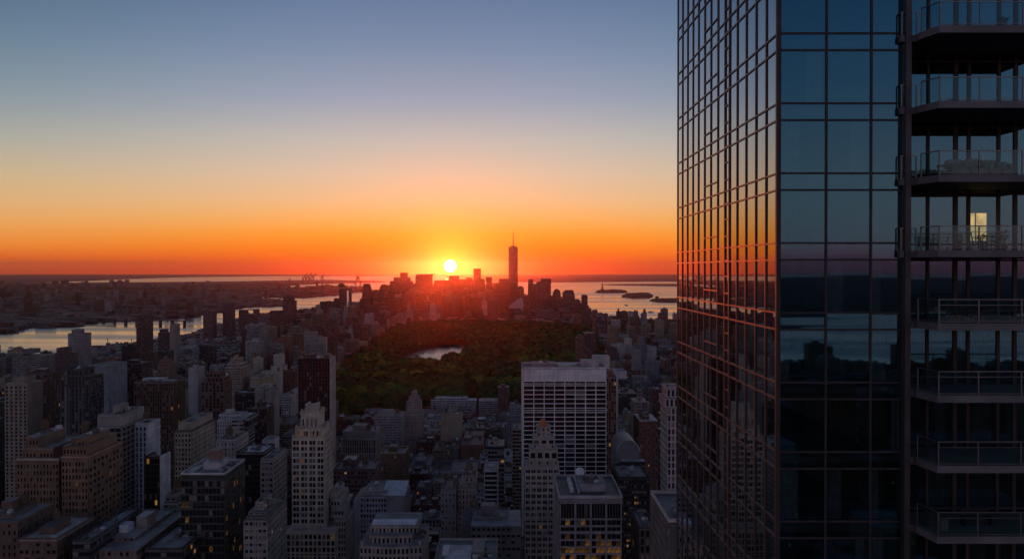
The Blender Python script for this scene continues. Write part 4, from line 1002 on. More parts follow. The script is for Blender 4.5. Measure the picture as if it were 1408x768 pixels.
building('office_block', 'low dark block with a white rimmed roof against the dark green glass block', 'office building', 'low white-rimmed roof', 455, 44, [(198, 249, 756)], (0.05, 0.045, 0.045), 'ribbon', 2.4, 3.4, 0.03, nu=6, ph=False, par=1.2, roofc=(0.2, 0.205, 0.215))

# right of the white slab
th, T = building('residential_tower', 'red brown tower close behind the right edge of the white gridded slab', 'tower', 'red brown tower', 830, 40, [(833.5, 847.5, 519)], (0.17, 0.09, 0.065), 'piers', 2.4, 3.2, 0.05, nu=2)
th = empty('concrete_tank_building', (X_(829, 905), 905, 0), 'pale round-cornered concrete block showing above the right end of the white gridded slab', 'office building')
mb = MB(); ww = 7.0
pl = [(-8, 0)] + [(ww - 4 + 4 * math.sin(k * math.pi / 12), 4 - 4 * math.cos(k * math.pi / 12)) for k in range(7)] + [(ww, 24), (-8, 24)]
mb.prism(pl, 0, Z_(491, 905), col=(0.40, 0.375, 0.375, 0)); mb.build('wall', M['stone'], th)
mb = MB(); mb.prism([(p[0] * 0.95, p[1] + 0.6 if p[1] < 12 else p[1] - 0.6) for p in pl], Z_(491, 905), Z_(491, 905) + 0.6, col=(0.3, 0.28, 0.28, 0)); mb.build('roof', M['roof'], th)
HERO.append(('pale round-cornered block', (820, 838, 491), (X_(829, 905) - 8, X_(829, 905) + 8, 905, 930), 160))
building('office_block', 'low pale flat block to the right of the red brown tower', 'office building', 'low pale flat block', 900, 30, [(839, 850, 510), (846, 862, 522, 2, 2)], (0.36, 0.37, 0.41), 'blank', 3, 3.3, 0, nu=2, ph=False)
th, T = building('residential_tower', 'dark slab tower with a lower left wing rising above the right end of the park', 'tower', 'dark winged slab tower', 1500, 40, [(804, 819, 458), (818, 835, 440, 2, 2)], (0.075, 0.055, 0.062), 'piers', 3, 3.2, 0.002, nu=2)
building('apartment_house', "dark apartment block at the park's right end beside the dark winged slab tower", 'apartment house', 'dark park-end block', 1700, 34, [(793, 804, 464)], (0.11, 0.065, 0.06), 'punched', 2.6, 3.2, 0.01, nu=2)
th = empty('arched_office', (X_(864, 700), 700, 0), 'dark office with a round barrel-vaulted glass top right of the white gridded slab', 'office building')
hw = X_(879, 700) - X_(848, 700); hw /= 2; zt = Z_(605, 700)
mb = MB(); arc = [(-hw * math.cos(k * math.pi / 16), zt - hw * 1.0 + hw * 1.0 * math.sin(k * math.pi / 16)) for k in range(17)]
prof = [(-hw, 0)] + arc + [(hw, 0)]
mb.face([(p[0], 0, p[1]) for p in reversed(prof)], None, 0, (0.11, 0.12, 0.135, 0)); mb.face([(p[0], 40, p[1]) for p in prof], None, 0, (0.11, 0.12, 0.135, 0))
for i in range(len(prof) - 1): a, b = prof[i], prof[i + 1]; mb.face([(a[0], 0, a[1]), (b[0], 0, b[1]), (b[0], 40, b[1]), (a[0], 40, a[1])], None, 0, (0.14, 0.15, 0.17, 0))
mb.build('vault', M['steel'], th)
mb = MB()
for i in range(1, 17): a, b = arc[i - 1], arc[i]; mb.tube((a[0], -0.3, a[1]), (b[0], -0.3, b[1]), 0.45, n=5, col=(0.26, 0.27, 0.30, 0))
mb.build('arch_rim', M['steel'], th)
box_part(th, 'podium', -hw + 2, hw + 3, -9, -0.4, 0, Z_(634, 690), (0.15, 0.17, 0.19), 'curtainwall', 1.6, 3.4, roofcol=(0.3, 0.33, 0.36))
HERO.append(('barrel-vaulted office', (848, 880, 605), (X_(864, 700) - hw, X_(864, 700) + hw, 690, 740), zt))
building('office_block', 'black office block with rows of tiny yellow lights right of the four-bay lit office block', 'office building', 'black block with tiny lights', 600, 40, [(851, 893, 657)], (0.022, 0.020, 0.02), 'punched', 1.5, 3.2, 0.10, nu=4, ph=False)
building('residential_tower', 'dark red brown tower with a glinting roof beside the glass tower\'s left edge', 'tower', 'glinting red brown tower', 820, 40, [(880, 905, 578), (884, 893, 571, 6, 10)], (0.13, 0.07, 0.058), 'punched', 2.2, 3.2, 0.02, nu=5)
building('apartment_house', 'grey brown block with an orange roof hut left of the glinting red brown tower', 'apartment house', 'orange-hutted block', 1000, 34, [(873, 890, 552), (878, 883, 536, 8, 14)], (0.21, 0.175, 0.165), 'punched', 2.4, 3.2, 0.01, nu=3)
building('stone_tower', 'thin pale stone tower with an angled ornate cap half hidden by the glass tower', 'tower', 'thin pale capped tower', 500, 24, [(918, 945, 560), (915, 945, 547, 1, 1), (917, 940, 534, 4, 4)], (0.38, 0.345, 0.34), 'piers', 2.0, 3.4, 0.0, nu=1, ph=False)
th, T = building('office_block', "dark office with a pale stone roof rim against the foot of the glass tower", 'office building', 'pale-rimmed dark office', 330, 42, [(921, 1010, 717)], (0.10, 0.092, 0.09), 'blank', par=0, ph=False, nu=7, roofc=(0.10, 0.10, 0.105))
x0, x1, y0, y1, _, z1 = T[0]; parapet(th, x0 - 0.5, x1, y0 - 0.5, y1, z1, 1.2, 0.6, (0.38, 0.34, 0.32))
g = Grid(th, (0.17, 0.155, 0.15), 70, 0.004, 0.1, 'stone_frame', 17); g.face('left', y0, y1, x0, 40, z1 - 1, 12, 3.5, 0.8, 0.9, 0.5); g.done()
building('office_block', 'narrow dark block with white roof huts left of the pale-rimmed dark office', 'office building', 'narrow white-hutted block', 430, 34, [(880, 902, 727)], (0.085, 0.06, 0.055), 'piers', 2.0, 3.4, 0.004, nu=6, ph=False, roofc=(0.12, 0.12, 0.13))
building('long_hall', 'long pale low building lying along the near edge of the park', 'hall', 'long pale hall', 1685, 30, [(592, 655, 550), (598, 642, 547, 6, 6)], (0.62, 0.58, 0.6), 'ribbon', 3, 3.6, 0.0, nu=4, ph=False, roofc=(0.5, 0.48, 0.5))
building('long_hall', "second pale low building at the park edge, right of the long pale hall", 'hall', 'second pale hall', 1675, 30, [(658, 690, 551)], (0.55, 0.52, 0.54), 'ribbon', 3, 3.6, 0.0, nu=6, roofc=(0.46, 0.45, 0.47))
building('apartment_house', 'dark plain apartment block with a pale rim beside the second pale hall', 'apartment house', 'dark rim-roofed block', 1640, 34, [(684, 700, 533)], (0.11, 0.075, 0.075), 'punched', 3, 3.2, 0.004, nu=3)
# ------------------------------------------------------------------ downtown skyline
def spired():
    Y = 6500; x0, x1 = X_(699.2, Y), X_(712.2, Y); xc = (x0 + x1) / 2; h = (x1 - x0) / 2
    th = empty('spired_tower', (xc, Y, 0), 'tallest tapering glass tower of the skyline with a thin spire on its roof', 'tower')
    zt = Z_(341, Y); mb = MB(); c = (0.10, 0.105, 0.12, 0.0)
    base = [(-h, -h), (h, -h), (h, h), (-h, h)]; z0 = 55
    mb.prism(base, 0, z0, col=c, bay=3, fl=4, mat=0)
    k = 0.93 * h; top = [(0, -k * 1.0), (k, 0), (0, k), (-k, 0)]
    top = [(0.12 * h, -h), (h, -0.12 * h), (-0.12 * h, h), (-h, 0.12 * h)]
    top = [(0.0, -h), (h, 0.0), (0.0, h), (-h, 0.0)]
    B = [(p[0], p[1], z0) for p in base]; Tt = [(p[0] * 0.98, p[1] * 0.98, zt) for p in top]
    for i in range(4):
        mb.face([B[i], B[(i + 1) % 4], Tt[i]], [(0, 0), (18, 0), (9, 90)], 0, c)
        mb.face([B[(i + 1) % 4], Tt[(i + 1) % 4], Tt[i]], [(9, 0), (18, 90), (0, 90)], 0, c)
    mb.face(Tt, None, 0, c); mb.build('wall', M['curtainwall'], th)
    mb = MB(); mb.prism([(p[0] * 0.97, p[1] * 0.97) for p in top], zt, zt + 8, col=(0.08, 0.08, 0.09, 0)); mb.build('crown', M['steel'], th)
    n = 10; mb = MB(); mb.prism([(20 * math.cos(i * 2 * math.pi / n), 20 * math.sin(i * 2 * math.pi / n)) for i in range(n)], zt + 8, zt + 14, col=(0.1, 0.1, 0.11, 0)); mb.build('spire_ring', M['steel'], th)
    mb = MB(); mb.tube((0, 0, zt + 8), (0, 0, Z_(333, Y)), 5.0, 3.4, 8, col=(0.12, 0.12, 0.13, 0)); mb.tube((0, 0, Z_(333, Y)), (0, 0, Z_(318, Y)), 3.2, 1.5, 8, col=(0.12, 0.12, 0.13, 0)); mb.build('spire', M['steel'], th)
    HERO.append(('tall spired tower', (699, 712, 318), (xc - h, xc + h, Y - h, Y + h), zt))
spired()
def far_tower(label, ref, Y, tiers, col=(0.11, 0.085, 0.09), style='piers', L=48, name='skyline_tower', top=None):
    """skyline block; tiers as (left, right, top pixel); top = ('round'|'slant'|'taper'|'flare', pixel rows)"""
    xc = X_((tiers[0][0] + tiers[0][1]) / 2, Y); th = empty(name, (xc, Y, 0), label, 'tower')
    col = tuple(c * 0.6 for c in col); mb = MB(); z0 = 0
    for (a, b, t) in tiers:
        x0, x1 = X_(a, Y) - xc, X_(b, Y) - xc; z1 = Z_(t, Y); s = 4 if z0 else 0
        mb.box(x0, x1, s, L - s, z0, z1, top=1, col=(*col, 0.002), tcol=(0.16, 0.15, 0.16, 0), bay=4, fl=4)
        z0 = z1
    mb.build('wall', [M[style], M['roof']], th)
    if top:
        kind, row = top; zt = Z_(row, Y); m2 = MB(); c = (*col, 0); yy0, yy1 = 4, L - 4
        if kind == 'round':
            n = 10; w = x1 - x0; pr = [(x0 + w / 2 - w / 2 * math.cos(math.pi * i / n), z0 + (zt - z0) * math.sin(math.pi * i / n)) for i in range(n + 1)]
        elif kind == 'slant': pr = [(x0, z0), (x0, z0 + (zt - z0) * 0.55), (x0 + (x1 - x0) * 0.25, zt), (x1 - (x1 - x0) * 0.15, zt), (x1, z0)]
        elif kind == 'slope': pr = [(x0, z0), (x0, zt), (x1, z0 + 1)]
        elif kind == 'slopr': pr = [(x0, z0), (x1, zt), (x1, z0)] 
        elif kind == 'taper': w = x1 - x0; pr = [(x0, z0), (x0 + w * 0.14, zt), (x1 - w * 0.2, zt), (x1, z0)]
        elif kind == 'flare': w = x1 - x0; pr = [(x0 + w * 0.1, z0), (x0 - w * 0.05, zt), (x1 + w * 0.05, zt), (x1 - w * 0.1, z0)]
        m2.face([(p[0], yy0, p[1]) for p in reversed(pr)], None, 0, c); m2.face([(p[0], yy1, p[1]) for p in pr], None, 0, c)
        for i in range(len(pr) - 1): a, b = pr[i], pr[i + 1]; m2.face([(a[0], yy0, a[1]), (b[0], yy0, b[1]), (b[0], yy1, b[1]), (a[0], yy1, a[1])], None, 0, c)
        m2.build('crown', M['stone'], th)
    HERO.append((ref, (min(t[0] for t in tiers), max(t[1] for t in tiers), tiers[-1][2]), (xc + min(X_(t[0], Y) for t in tiers) - xc, xc + max(X_(t[1], Y) for t in tiers) - xc, Y, Y + L), z0))
    return th
FT = far_tower
FT("broad shouldered skyline tower with a square top at the cluster's left end", 'shouldered tower', 6300, [(534, 569, 395), (536, 567, 386), (541, 564, 381), (550, 560, 374.5)], (0.115, 0.08, 0.085))
FT('wide flat skyline block with a small flared corner right of the shouldered tower', 'wide flat block', 6500, [(571, 594, 379), (572, 595, 376.5), (592.5, 599, 376)], (0.12, 0.075, 0.075))
FT('long low roofline directly under the sun, left part', 'left sun-lit block', 6400, [(597, 619, 385)], (0.12, 0.075, 0.07))
FT('small raised block in the row directly under the sun', 'raised block under the sun', 6600, [(617.5, 631, 379)], (0.12, 0.075, 0.07))
FT('stepped block right of the raised block under the sun', 'stepped sun-side block', 6500, [(631, 650.5, 384), (641, 649, 381.5)], (0.12, 0.075, 0.07))
FT('tall thin flat-topped skyline tower right of the sun', 'tall thin tower', 6400, [(651, 661.2, 369)], (0.10, 0.07, 0.075))
FT('lower round-cornered tower touching the right side of the tall thin tower', 'lower round-cornered tower', 6200, [(657, 666.5, 385)], (0.10, 0.07, 0.075), top=('round', 383))
FT('waisted slim tower left of the tall spired tower', 'waisted slim tower', 6700, [(668, 676.5, 392)], (0.10, 0.075, 0.08), top=('flare', 380.5))
FT('square flat-topped block against the left side of the tall spired tower', 'square block by the spire', 6300, [(686, 702, 383)], (0.11, 0.08, 0.085))
FT('rounded dark tower against the right side of the tall spired tower', 'rounded tower by the spire', 5900, [(711, 720.5, 398)], (0.075, 0.06, 0.07), top=('round', 393))
FT('short dark tower in front of the tall spired tower\'s foot', 'short tower by the spire', 5700, [(705, 712, 398)], (0.08, 0.065, 0.07))
FT('twin-topped tower, left one of the group of three right of the tall spired tower', 'twin-topped tower', 6200, [(726, 739.5, 390), (726.5, 733, 383.5)], (0.09, 0.07, 0.08))
FT('round-topped middle tower of the group of three right of the tall spired tower', 'round-topped middle tower', 6000, [(737, 747, 391)], (0.12, 0.10, 0.11), top=('round', 386.5))
FT('broad flat-topped tower, right one of the group of three right of the tall spired tower', 'broad flat tower', 6300, [(743.5, 757.5, 383)], (0.11, 0.09, 0.10))
FT('domed dark tower standing right of the group of three', 'domed dark tower', 5900, [(760.5, 771, 404)], (0.085, 0.07, 0.08), top=('round', 397))
FT('wide tower with a slanting hipped top near the right end of the skyline', 'hip-topped tower', 5700, [(774, 790.5, 406)], (0.13, 0.105, 0.115), top=('slant', 398.5))
FT('short round-shouldered block right of the hip-topped tower', 'short shouldered block', 5600, [(790, 797.5, 413)], (0.10, 0.085, 0.095), top=('round', 411))
FT('last upright tower at the right end of the skyline beside the bay', 'last upright tower', 5500, [(800, 808, 406), ], (0.12, 0.09, 0.10), top=('taper', 405))
FT('low step-sided block at the foot of the last upright tower', 'low step-sided block', 5450, [(799, 810, 420)], (0.11, 0.085, 0.095))
FT('small tapered tower with a flat cap left of the skyline cluster', 'small tapered tower', 5600, [(498, 510, 400)], (0.095, 0.07, 0.078), top=('taper', 390))
FT('round-topped dark tower between the small tapered tower and the shouldered tower', 'round-topped dark tower', 5500, [(521.5, 534, 397)], (0.085, 0.065, 0.07), top=('round', 390.5))
FT('dark leaning-topped tower in front of the left end of the skyline', 'leaning-topped tower', 4200, [(493.5, 501, 424)], (0.07, 0.05, 0.055), top=('slopr', 417.5))
FT('square low tower left of the cylinder-capped tower', 'square low tower', 4900, [(459, 467, 410)], (0.11, 0.085, 0.09))
FT('wide block with round shoulders standing before the skyline left of the tall thin tower', 'wide round-shouldered block', 5400, [(610, 640, 402)], (0.12, 0.075, 0.075), top=('round', 396))
FT('plain block left of the square block by the spire', 'plain spire-side block', 5900, [(675, 687, 400)], (0.10, 0.075, 0.08))
FT('plain low-topped block between the two groups right of the spire', 'plain gap block', 5800, [(719, 727, 412)], (0.10, 0.08, 0.085))
FT('dark block behind the domed dark tower', 'dark block behind the dome', 6000, [(755, 763, 406)], (0.10, 0.08, 0.09))
for a, b, t, y, lab, ref, k in [
    (507, 514, 401, 5800, 'low flat dark tower right of the small tapered tower', 'flat dark tower', None), (514, 521, 408, 5300, 'short plain tower left of the round-topped dark tower', 'short plain tower', None),
    (556, 566, 402, 5300, 'upright dark tower before the right side of the shouldered tower', 'upright shoulder tower', None), (577, 585, 396, 5600, 'slim tower standing before the wide flat block', 'slim block-side tower', None),
    (588, 598, 403, 5000, 'short broad tower low before the wide flat block\'s right end', 'short broad tower', None), (600, 608, 393, 5900, 'round-topped tower before the left sun-lit block', 'round sun-side tower', ('round', 390)),
    (640, 649, 397, 5500, 'flat tower before the stepped sun-side block', 'flat sun-side tower', None), (646, 653, 391, 5900, 'narrow tower left of the tall thin tower\'s foot', 'narrow foot tower', None),
    (667, 674, 404, 5200, 'short sloping-topped tower below the waisted slim tower', 'sloping short tower', ('slope', 401)), (681, 688, 394, 6100, 'slim domed tower left of the square block by the spire', 'slim domed tower', ('round', 391)),
    (691, 699, 404, 5300, 'low broad tower below the square block by the spire', 'low spire-side tower', None), (728, 737, 406, 5200, 'plain tower below the twin-topped tower', 'plain lower tower', None),
    (747, 756, 404, 5300, 'plain wide tower below the broad flat tower', 'plain wide lower tower', None), (765, 774, 410, 5200, 'low tower below the domed dark tower', 'low dome-side tower', None), (783, 792, 415, 5100, 'low tower below the hip-topped tower', 'low hip-side tower', None),
    (543, 551, 404, 5200, 'thin tower before the left side of the shouldered tower', 'thin shoulder-side tower', None), (527, 536, 408, 5000, 'plain low tower below the round-topped dark tower', 'plain low left tower', None)]:
    FT(lab, ref, y, [(a, b, t)], random.choice(((0.10, 0.075, 0.08), (0.12, 0.09, 0.09), (0.085, 0.065, 0.07), (0.15, 0.12, 0.12))), random.choice(('piers', 'punched', 'ribbon')), 40, top=k)
# tall cylinder with a ball-like cap and a bright metal edge
th = FT("tall tower with a ball-shaped cap and a gleaming right edge left of the skyline", 'ball-capped tower', 4800, [(466, 481.5, 396)], (0.13, 0.095, 0.095))
Y = 4800; mb = MB(); xc = X_(468.5, Y) - th.location.x; r = 18; zc = Z_(392.5, Y)
rows = [(r * math.cos(a), zc + 11 * math.sin(a)) for a in [R(-90 + 18 * k) for k in range(11)]]
for k in range(10):
    for q in range(12):
        A0, A1 = 2 * math.pi * q / 12, 2 * math.pi * (q + 1) / 12; (r0, z0), (r1, z1) = rows[k], rows[k + 1]
        mb.face([(xc + r0 * math.cos(A0), 20 + r0 * math.sin(A0), z0), (xc + r0 * math.cos(A1), 20 + r0 * math.sin(A1), z0), (xc + r1 * math.cos(A1), 20 + r1 * math.sin(A1), z1), (xc + r1 * math.cos(A0), 20 + r1 * math.sin(A0), z1)], None, 0, (0.09, 0.07, 0.07, 0))
mb.build('cap', M['stone'], th, smooth=True)
M['brightmetal'] = plain('bright_metal', (0.75, 0.68, 0.55), 0.18, 1.0, 0.05, 0.1)
mb = MB(); xa, xb = X_(477, Y) - th.location.x, X_(479.5, Y) - th.location.x
mb.prism([(xa, -1.5), (xb, -3.5), (xb + 2, 4), (xa, 4)], Z_(421, Y), Z_(399, Y), bottom=True); mb.build('metal_edge', M['brightmetal'], th)
# domed tower by the river bend
FT('dark dome-topped tower standing before the bright river bend', 'dome-topped river tower', 4200, [(388.5, 404.5, 413), (388.5, 402, 411)], (0.10, 0.075, 0.08), L=50, top=('round', 406))
FT('small dark block against the right side of the dome-topped river tower', 'river-side block', 4250, [(371, 388, 427)], (0.075, 0.06, 0.068), L=44)
# pale sail-shaped roof
th = empty('sail_roof_hall', (X_(708, 5200), 5200, 0), 'pale sail-shaped curved roof in front of the tall spired tower\'s foot', 'hall')
Y = 5200; px_ = [(697, 424.5), (700, 420), (705, 416.5), (711, 412), (716, 408.5), (719, 411), (720, 418), (719, 425.5), (712, 424), (704, 423.5)]
q = [(X_(a, Y) - th.location.x, Z_(b, Y)) for a, b in px_]
mb = MB(); mb.face([(p[0], 0, p[1]) for p in q], None, 0, (0.42, 0.37, 0.38, 0)); mb.face([(p[0], 26, p[1]) for p in reversed(q)], None, 0, (0.42, 0.37, 0.38, 0))
for i in range(len(q)): a, b = q[i], q[(i + 1) % len(q)]; mb.face([(a[0], 0, a[1]), (a[0], 26, a[1]), (b[0], 26, b[1]), (b[0], 0, b[1])], None, 0, (0.42, 0.37, 0.38, 0))
mb.build('sail_roof', M['stone'], th)
box_part(th, 'wall', X_(699, Y) - th.location.x, X_(719, Y) - th.location.x, 2, 30, 0, Z_(424, Y), (0.10, 0.075, 0.08), 'piers', 4, 4)
HERO.append(('pale sail-shaped roof', (697, 720, 409), (X_(697, Y), X_(720, Y), Y, Y + 30), 100))

# ------------------------------------------------------------------ harbour things
M['island'] = plain('island_trees', (0.04, 0.042, 0.025), 0.95, 0, 0.02, 0.4)
def island(name, pts, h, label, seed):
    """a low wooded island: plan from its waterline, humped with a rough crown of trees"""
    base = [G_(*p) for p in pts]; cx = sum(p[0] for p in base) / len(base); cy_ = sum(p[1] for p in base) / len(base)
    base = wob([(p[0] - cx, p[1] - cy_) for p in base], 0, seed, 4, True); r = random.Random(seed)
    if sum(base[i][0] * base[(i + 1) % len(base)][1] - base[(i + 1) % len(base)][0] * base[i][1] for i in range(len(base))) < 0: base.reverse()
    mb = MB(); rings = [(1.0, -4), (1.0, 1.5), (0.96, h * 0.55), (0.85, h * 0.85), (0.6, h), (0.25, h * 1.02)]; grid = []
    for s, z in rings: grid.append([(p[0] * s * r.uniform(0.97, 1.03), p[1] * s, z * (r.uniform(0.75, 1.2) if z > 2 else 1)) for p in base])
    n = len(base)
    for a, b in zip(grid, grid[1:]):
        for i in range(n): mb.face([a[i], a[(i + 1) % n], b[(i + 1) % n], b[i]])
    mb.face(grid[-1])
    o = mb.build(name, M['island'], None, (cx, cy_, 0), smooth=False)
    return tag(o, label, kind='structure')
island('statue_island', [(818, 401.6), (824, 400.4), (834, 399.4), (845, 399.2), (862, 400.6), (863, 401.8), (845, 402.3), (830, 402.4)], 20, 'long low island carrying the statue', 3)
island('wooded_island', [(854, 407.6), (862, 406), (880, 405), (893, 405), (898, 407.0), (894, 409), (870, 409.6)], 26, 'humped wooded island in the bay', 4)
island('rocky_island', [(893, 413.2), (904, 412), (918, 411.6), (945, 412), (960, 414), (930, 415), (905, 414.8)], 16, 'dark low island at the glass tower\'s edge', 5)
island('islet', [(900.5, 408.8), (903, 408.2), (906, 408.6), (905, 409.4), (902, 409.5)], 10, 'tiny dark islet', 6)
def statue():
    gx, gy = G_(827.5, 400.2); gy -= 60
    th = empty('statue', (gx, gy, 0), 'tall statue on a tapering pedestal standing on the low island', 'statue')
    mb = MB(); c = (0.2, 0.18, 0.17, 0); k = 1.0
    st = [(24 * math.cos(i * math.pi / 8 * 1) * (1.0 if i % 2 else 0.72), 24 * math.sin(i * math.pi / 8) * (1.0 if i % 2 else 0.72)) for i in range(16)]
    mb.prism(st, 15, 26, col=c); mb.prism([(-12, -12), (12, -12), (12, 12), (-12, 12)], 26, 52, scale=0.72, col=c); mb.build('pedestal', M['stone'], th)
    me = bpy.data.meshes.new('robed_figure'); g = (0.10, 0.15, 0.13, 0)
    b = MB(); n = 10
    prof = [(0, 6.4), (10, 5.8), (18, 5.0), (25, 4.6), (30, 5.0), (33, 3.0), (34.5, 1.5), (36, 2.0), (39, 2.1), (41, 1.0)]
    for (z0, r0), (z1, r1) in zip(prof, prof[1:]):
        for q in range(n):
            A, B = 2 * math.pi * q / n, 2 * math.pi * (q + 1) / n
            b.face([(r0 * math.cos(A), r0 * 0.8 * math.sin(A), 52 + z0), (r0 * math.cos(B), r0 * 0.8 * math.sin(B), 52 + z0), (r1 * math.cos(B), r1 * 0.8 * math.sin(B), 52 + z1), (r1 * math.cos(A), r1 * 0.8 * math.sin(A), 52 + z1)], None, 0, g)
    b.tube((-4, 0, 82), (-6.5, -1, 95), 1.7, 1.2, 8, col=g); b.tube((-6.5, -1, 95), (-6.5, -1, 99), 1.1, 1.8, 8, col=g)
    b.tube((4.2, -1, 81), (5, -4, 74), 1.7, 1.4, 8, col=g); b.box(3.6, 7, -5.2, -4.2, 72, 80, col=g, bottom=True)
    b.build('robed_figure', M['stone'], th)
statue()
def boat(px, py, label, s):
    x, y = G_(px, py, -2); th = empty('boat', (x, y, -2.2), label, 'boat')
    mb = MB(); hull = [(-14 * s, -3 * s), (8 * s, -3 * s), (15 * s, 0), (8 * s, 3 * s), (-14 * s, 3 * s)]
    mb.prism(hull, 0, 3.2 * s, col=(0.55, 0.55, 0.56, 0)); mb.build('hull', M['stone'], th)
    mb = MB(); mb.box(-9 * s, 5 * s, -2.2 * s, 2.2 * s, 3.2 * s, 6.4 * s, col=(0.5, 0.5, 0.5, 0)); mb.build('cabin', M['stone'], th)
    mb = MB(); mb.tube((-2 * s, 0, 6.4 * s), (-2 * s, 0, 12 * s), 0.3 * s, n=5, col=(0.3, 0.3, 0.3, 0)); mb.build('mast', M['steel'], th)
boat(895, 429.3, 'small white boat alone on the bay near the glass tower\'s edge', 1.3)
boat(861.5, 419.6, 'tiny dark boat in the middle of the bay', 1.0)
boat(16, 478, 'small boat on the wide river at the left edge', 0.7)
def crane(px, Y, top, lean, label, s):
    x = X_(px, Y); zt = Z_(top, Y); th = empty('harbour_crane', (x, Y, 0), label, 'crane', 'harbour cranes on the far bank')
    c = (0.12, 0.09, 0.09, 0); mb = MB()
    for sx in (-1, 1):
        for sy in (-1, 1): mb.tube((sx * 25 * s, sy * 25 * s, 0), (sx * 14 * s, sy * 16 * s, zt * 0.45), 7 * s, 6 * s, 5, col=c)
    mb.box(-32 * s, 32 * s, -20 * s, 20 * s, zt * 0.45, zt * 0.52, col=c, bottom=True); mb.build('portal', M['steel'], th)
    mb = MB(); mb.tube((0, 0, zt * 0.5), (lean * s, 0, zt), 9 * s, 5 * s, 5, col=c); mb.build('boom', M['steel'], th)
for i, (px, top, ln_, s) in enumerate(((398, 380.5, 15, 0.8), (418.5, 374.6, 40, 1.5), (423, 374.8, 60, 1.5), (429, 374.5, 70, 1.4), (443, 373.8, 60, 1.0))):
    crane(px, 19000 + 300 * i, top, ln_, 'hazy harbour crane, ' + ('far left and shortest', 'second from the left and upright', 'middle one with a slight lean', 'fourth one leaning right', 'far right one standing apart')[i] + ' in the far crane row', s)
x = X_(492, 16000); th = empty('bridge_tower', (x, 16000, 0), 'pointed lattice tower standing in the far water left of the skyline', 'tower')
zt = Z_(375, 16000); mb = MB(); c = (0.10, 0.07, 0.07, 0)
for sx in (-1, 1): mb.tube((sx * 42, 0, -3), (sx * 14, 0, zt * 0.72), 12, 8, 6, col=c)
mb.box(-26, 26, -8, 8, zt * 0.42, zt * 0.72, col=c, bottom=True); mb.build('lattice_legs', M['steel'], th)
mb = MB(); mb.tube((4, 0, zt * 0.7), (22, 0, zt * 1.12), 7, 2, 5, col=c); mb.build('mast', M['steel'], th)
# river bridges on the left
def bridge(p, q, zdeck, Y0, Y1, label, towers):
    a = Vector((X_(p, Y0), Y0, 0)); b = Vector((X_(q, Y1), Y1, 0)); d = (b - a); Ln = d.length; ang_ = math.atan2(d.y, d.x)
    th = empty('bridge', tuple(a), label, 'bridge', rz=ang_); c = (0.075, 0.06, 0.062, 0)
    mb = MB(); mb.box(0, Ln, -8, 8, zdeck - 4, zdeck, col=c, bottom=True); mb.build('deck', M['steel'], th)
    n = 9
    for i in range(n): 
        m2 = MB(); xx = Ln * (i + 0.5) / n; m2.box(xx - 4, xx + 4, -6, 6, -4, zdeck - 4, col=c); m2.build('pier', M['stone'], th)
    for t in towers:
        m2 = MB(); xx = Ln * t
        for sy in (-7, 7): m2.box(xx - 3, xx + 3, sy - 2.5, sy + 2.5, zdeck, zdeck + 38, col=c)
        m2.box(xx - 3, xx + 3, -4.4, 4.4, zdeck + 30, zdeck + 36, col=c, bottom=True); m2.build('bridge_pylon', M['steel'], th)
    if towers:
        m2 = MB(); t0, t1 = towers; pts = []
        for i in range(25):
            u = i / 24; xx = Ln * (t0 + (t1 - t0) * u); pts.append((xx, zdeck + 4 + 32 * (2 * u - 1) ** 2))
        for sy in (-7, 7):
            for e, f in zip(pts, pts[1:]): m2.tube((e[0], sy, e[1]), (f[0], sy, f[1]), 0.8, n=4, col=c)
        m2.build('cable', M['steel'], th)
bridge(120, 262, 22, 4700, 4350, 'nearer dark river bridge with a low flat deck at the left', ())
bridge(150, 262, 34, 5400, 5050, 'farther river bridge hung from two pylons at the left', (0.35, 0.72))
# riverside pier with two small derricks
th = empty('pier', (X_(140, 3120), 3120, 0), 'dark flat pier reaching into the river beside the tall pale riverside tower', 'pier')
mb = MB(); a0 = X_(117, 3120) - th.location.x; a1 = X_(190, 3120) - th.location.x; mb.box(a0, a1, 0, 60, -4, 4, col=(0.05, 0.045, 0.045, 0)); mb.box(a0 + 30, a1, -130, -80, -4, 4, col=(0.05, 0.045, 0.045, 0)); mb.build('deck', M['stone'], th)
for px in (147, 180):
    mb = MB(); x = X_(px, 3140) - th.location.x; mb.box(x - 5, x + 5, 22, 32, 4, 14, col=(0.06, 0.05, 0.05, 0)); mb.tube((x, 27, 14), (x - 3, 27, 30), 1.4, 0.9, 5, col=(0.06, 0.05, 0.05, 0)); mb.build('derrick', M['steel'], th)
# ------------------------------------------------------------------ park
import numpy as np
PARK_PX = [(452, 576), (458, 556), (470, 528), (480, 512), (497, 493), (515, 478), (538, 464), (556, 455), (590, 450.5), (640, 449.5), (700, 450), (760, 453), (806, 458), (820, 476), (826, 500), (832, 530), (770, 552), (700, 562), (640, 566), (560, 570)]
PARK = [G_(*p) for p in PARK_PX]
LAKE = [G_(*p) for p in [(545, 494), (549, 486.5), (563, 482), (580, 477.5), (602, 473.5), (643, 471.2), (650, 476), (646, 488), (630, 498), (606, 507), (586, 510), (556, 507)]]
def inside(x, y, poly):
    c = False; j = len(poly) - 1
    for i in range(len(poly)):
        xi, yi = poly[i]; xj, yj = poly[j]
        if (yi > y) != (yj > y) and x < (xj - xi) * (y - yi) / (yj - yi) + xi: c = not c
        j = i
    return c
pk = MB(); pp = wob(PARK, 0.002, 8, 3, True)
if sum(pp[i][0] * pp[(i + 1) % len(pp)][1] - pp[(i + 1) % len(pp)][0] * pp[i][1] for i in range(len(pp))) < 0: pp.reverse()
pk.face([(p[0], p[1], 0.15) for p in pp]); tag(pk.build('park_ground', M['grass']), 'dark park ground under the trees', kind='structure')
lk = MB(); lp = wob(LAKE, 0.003, 9, 3, True)
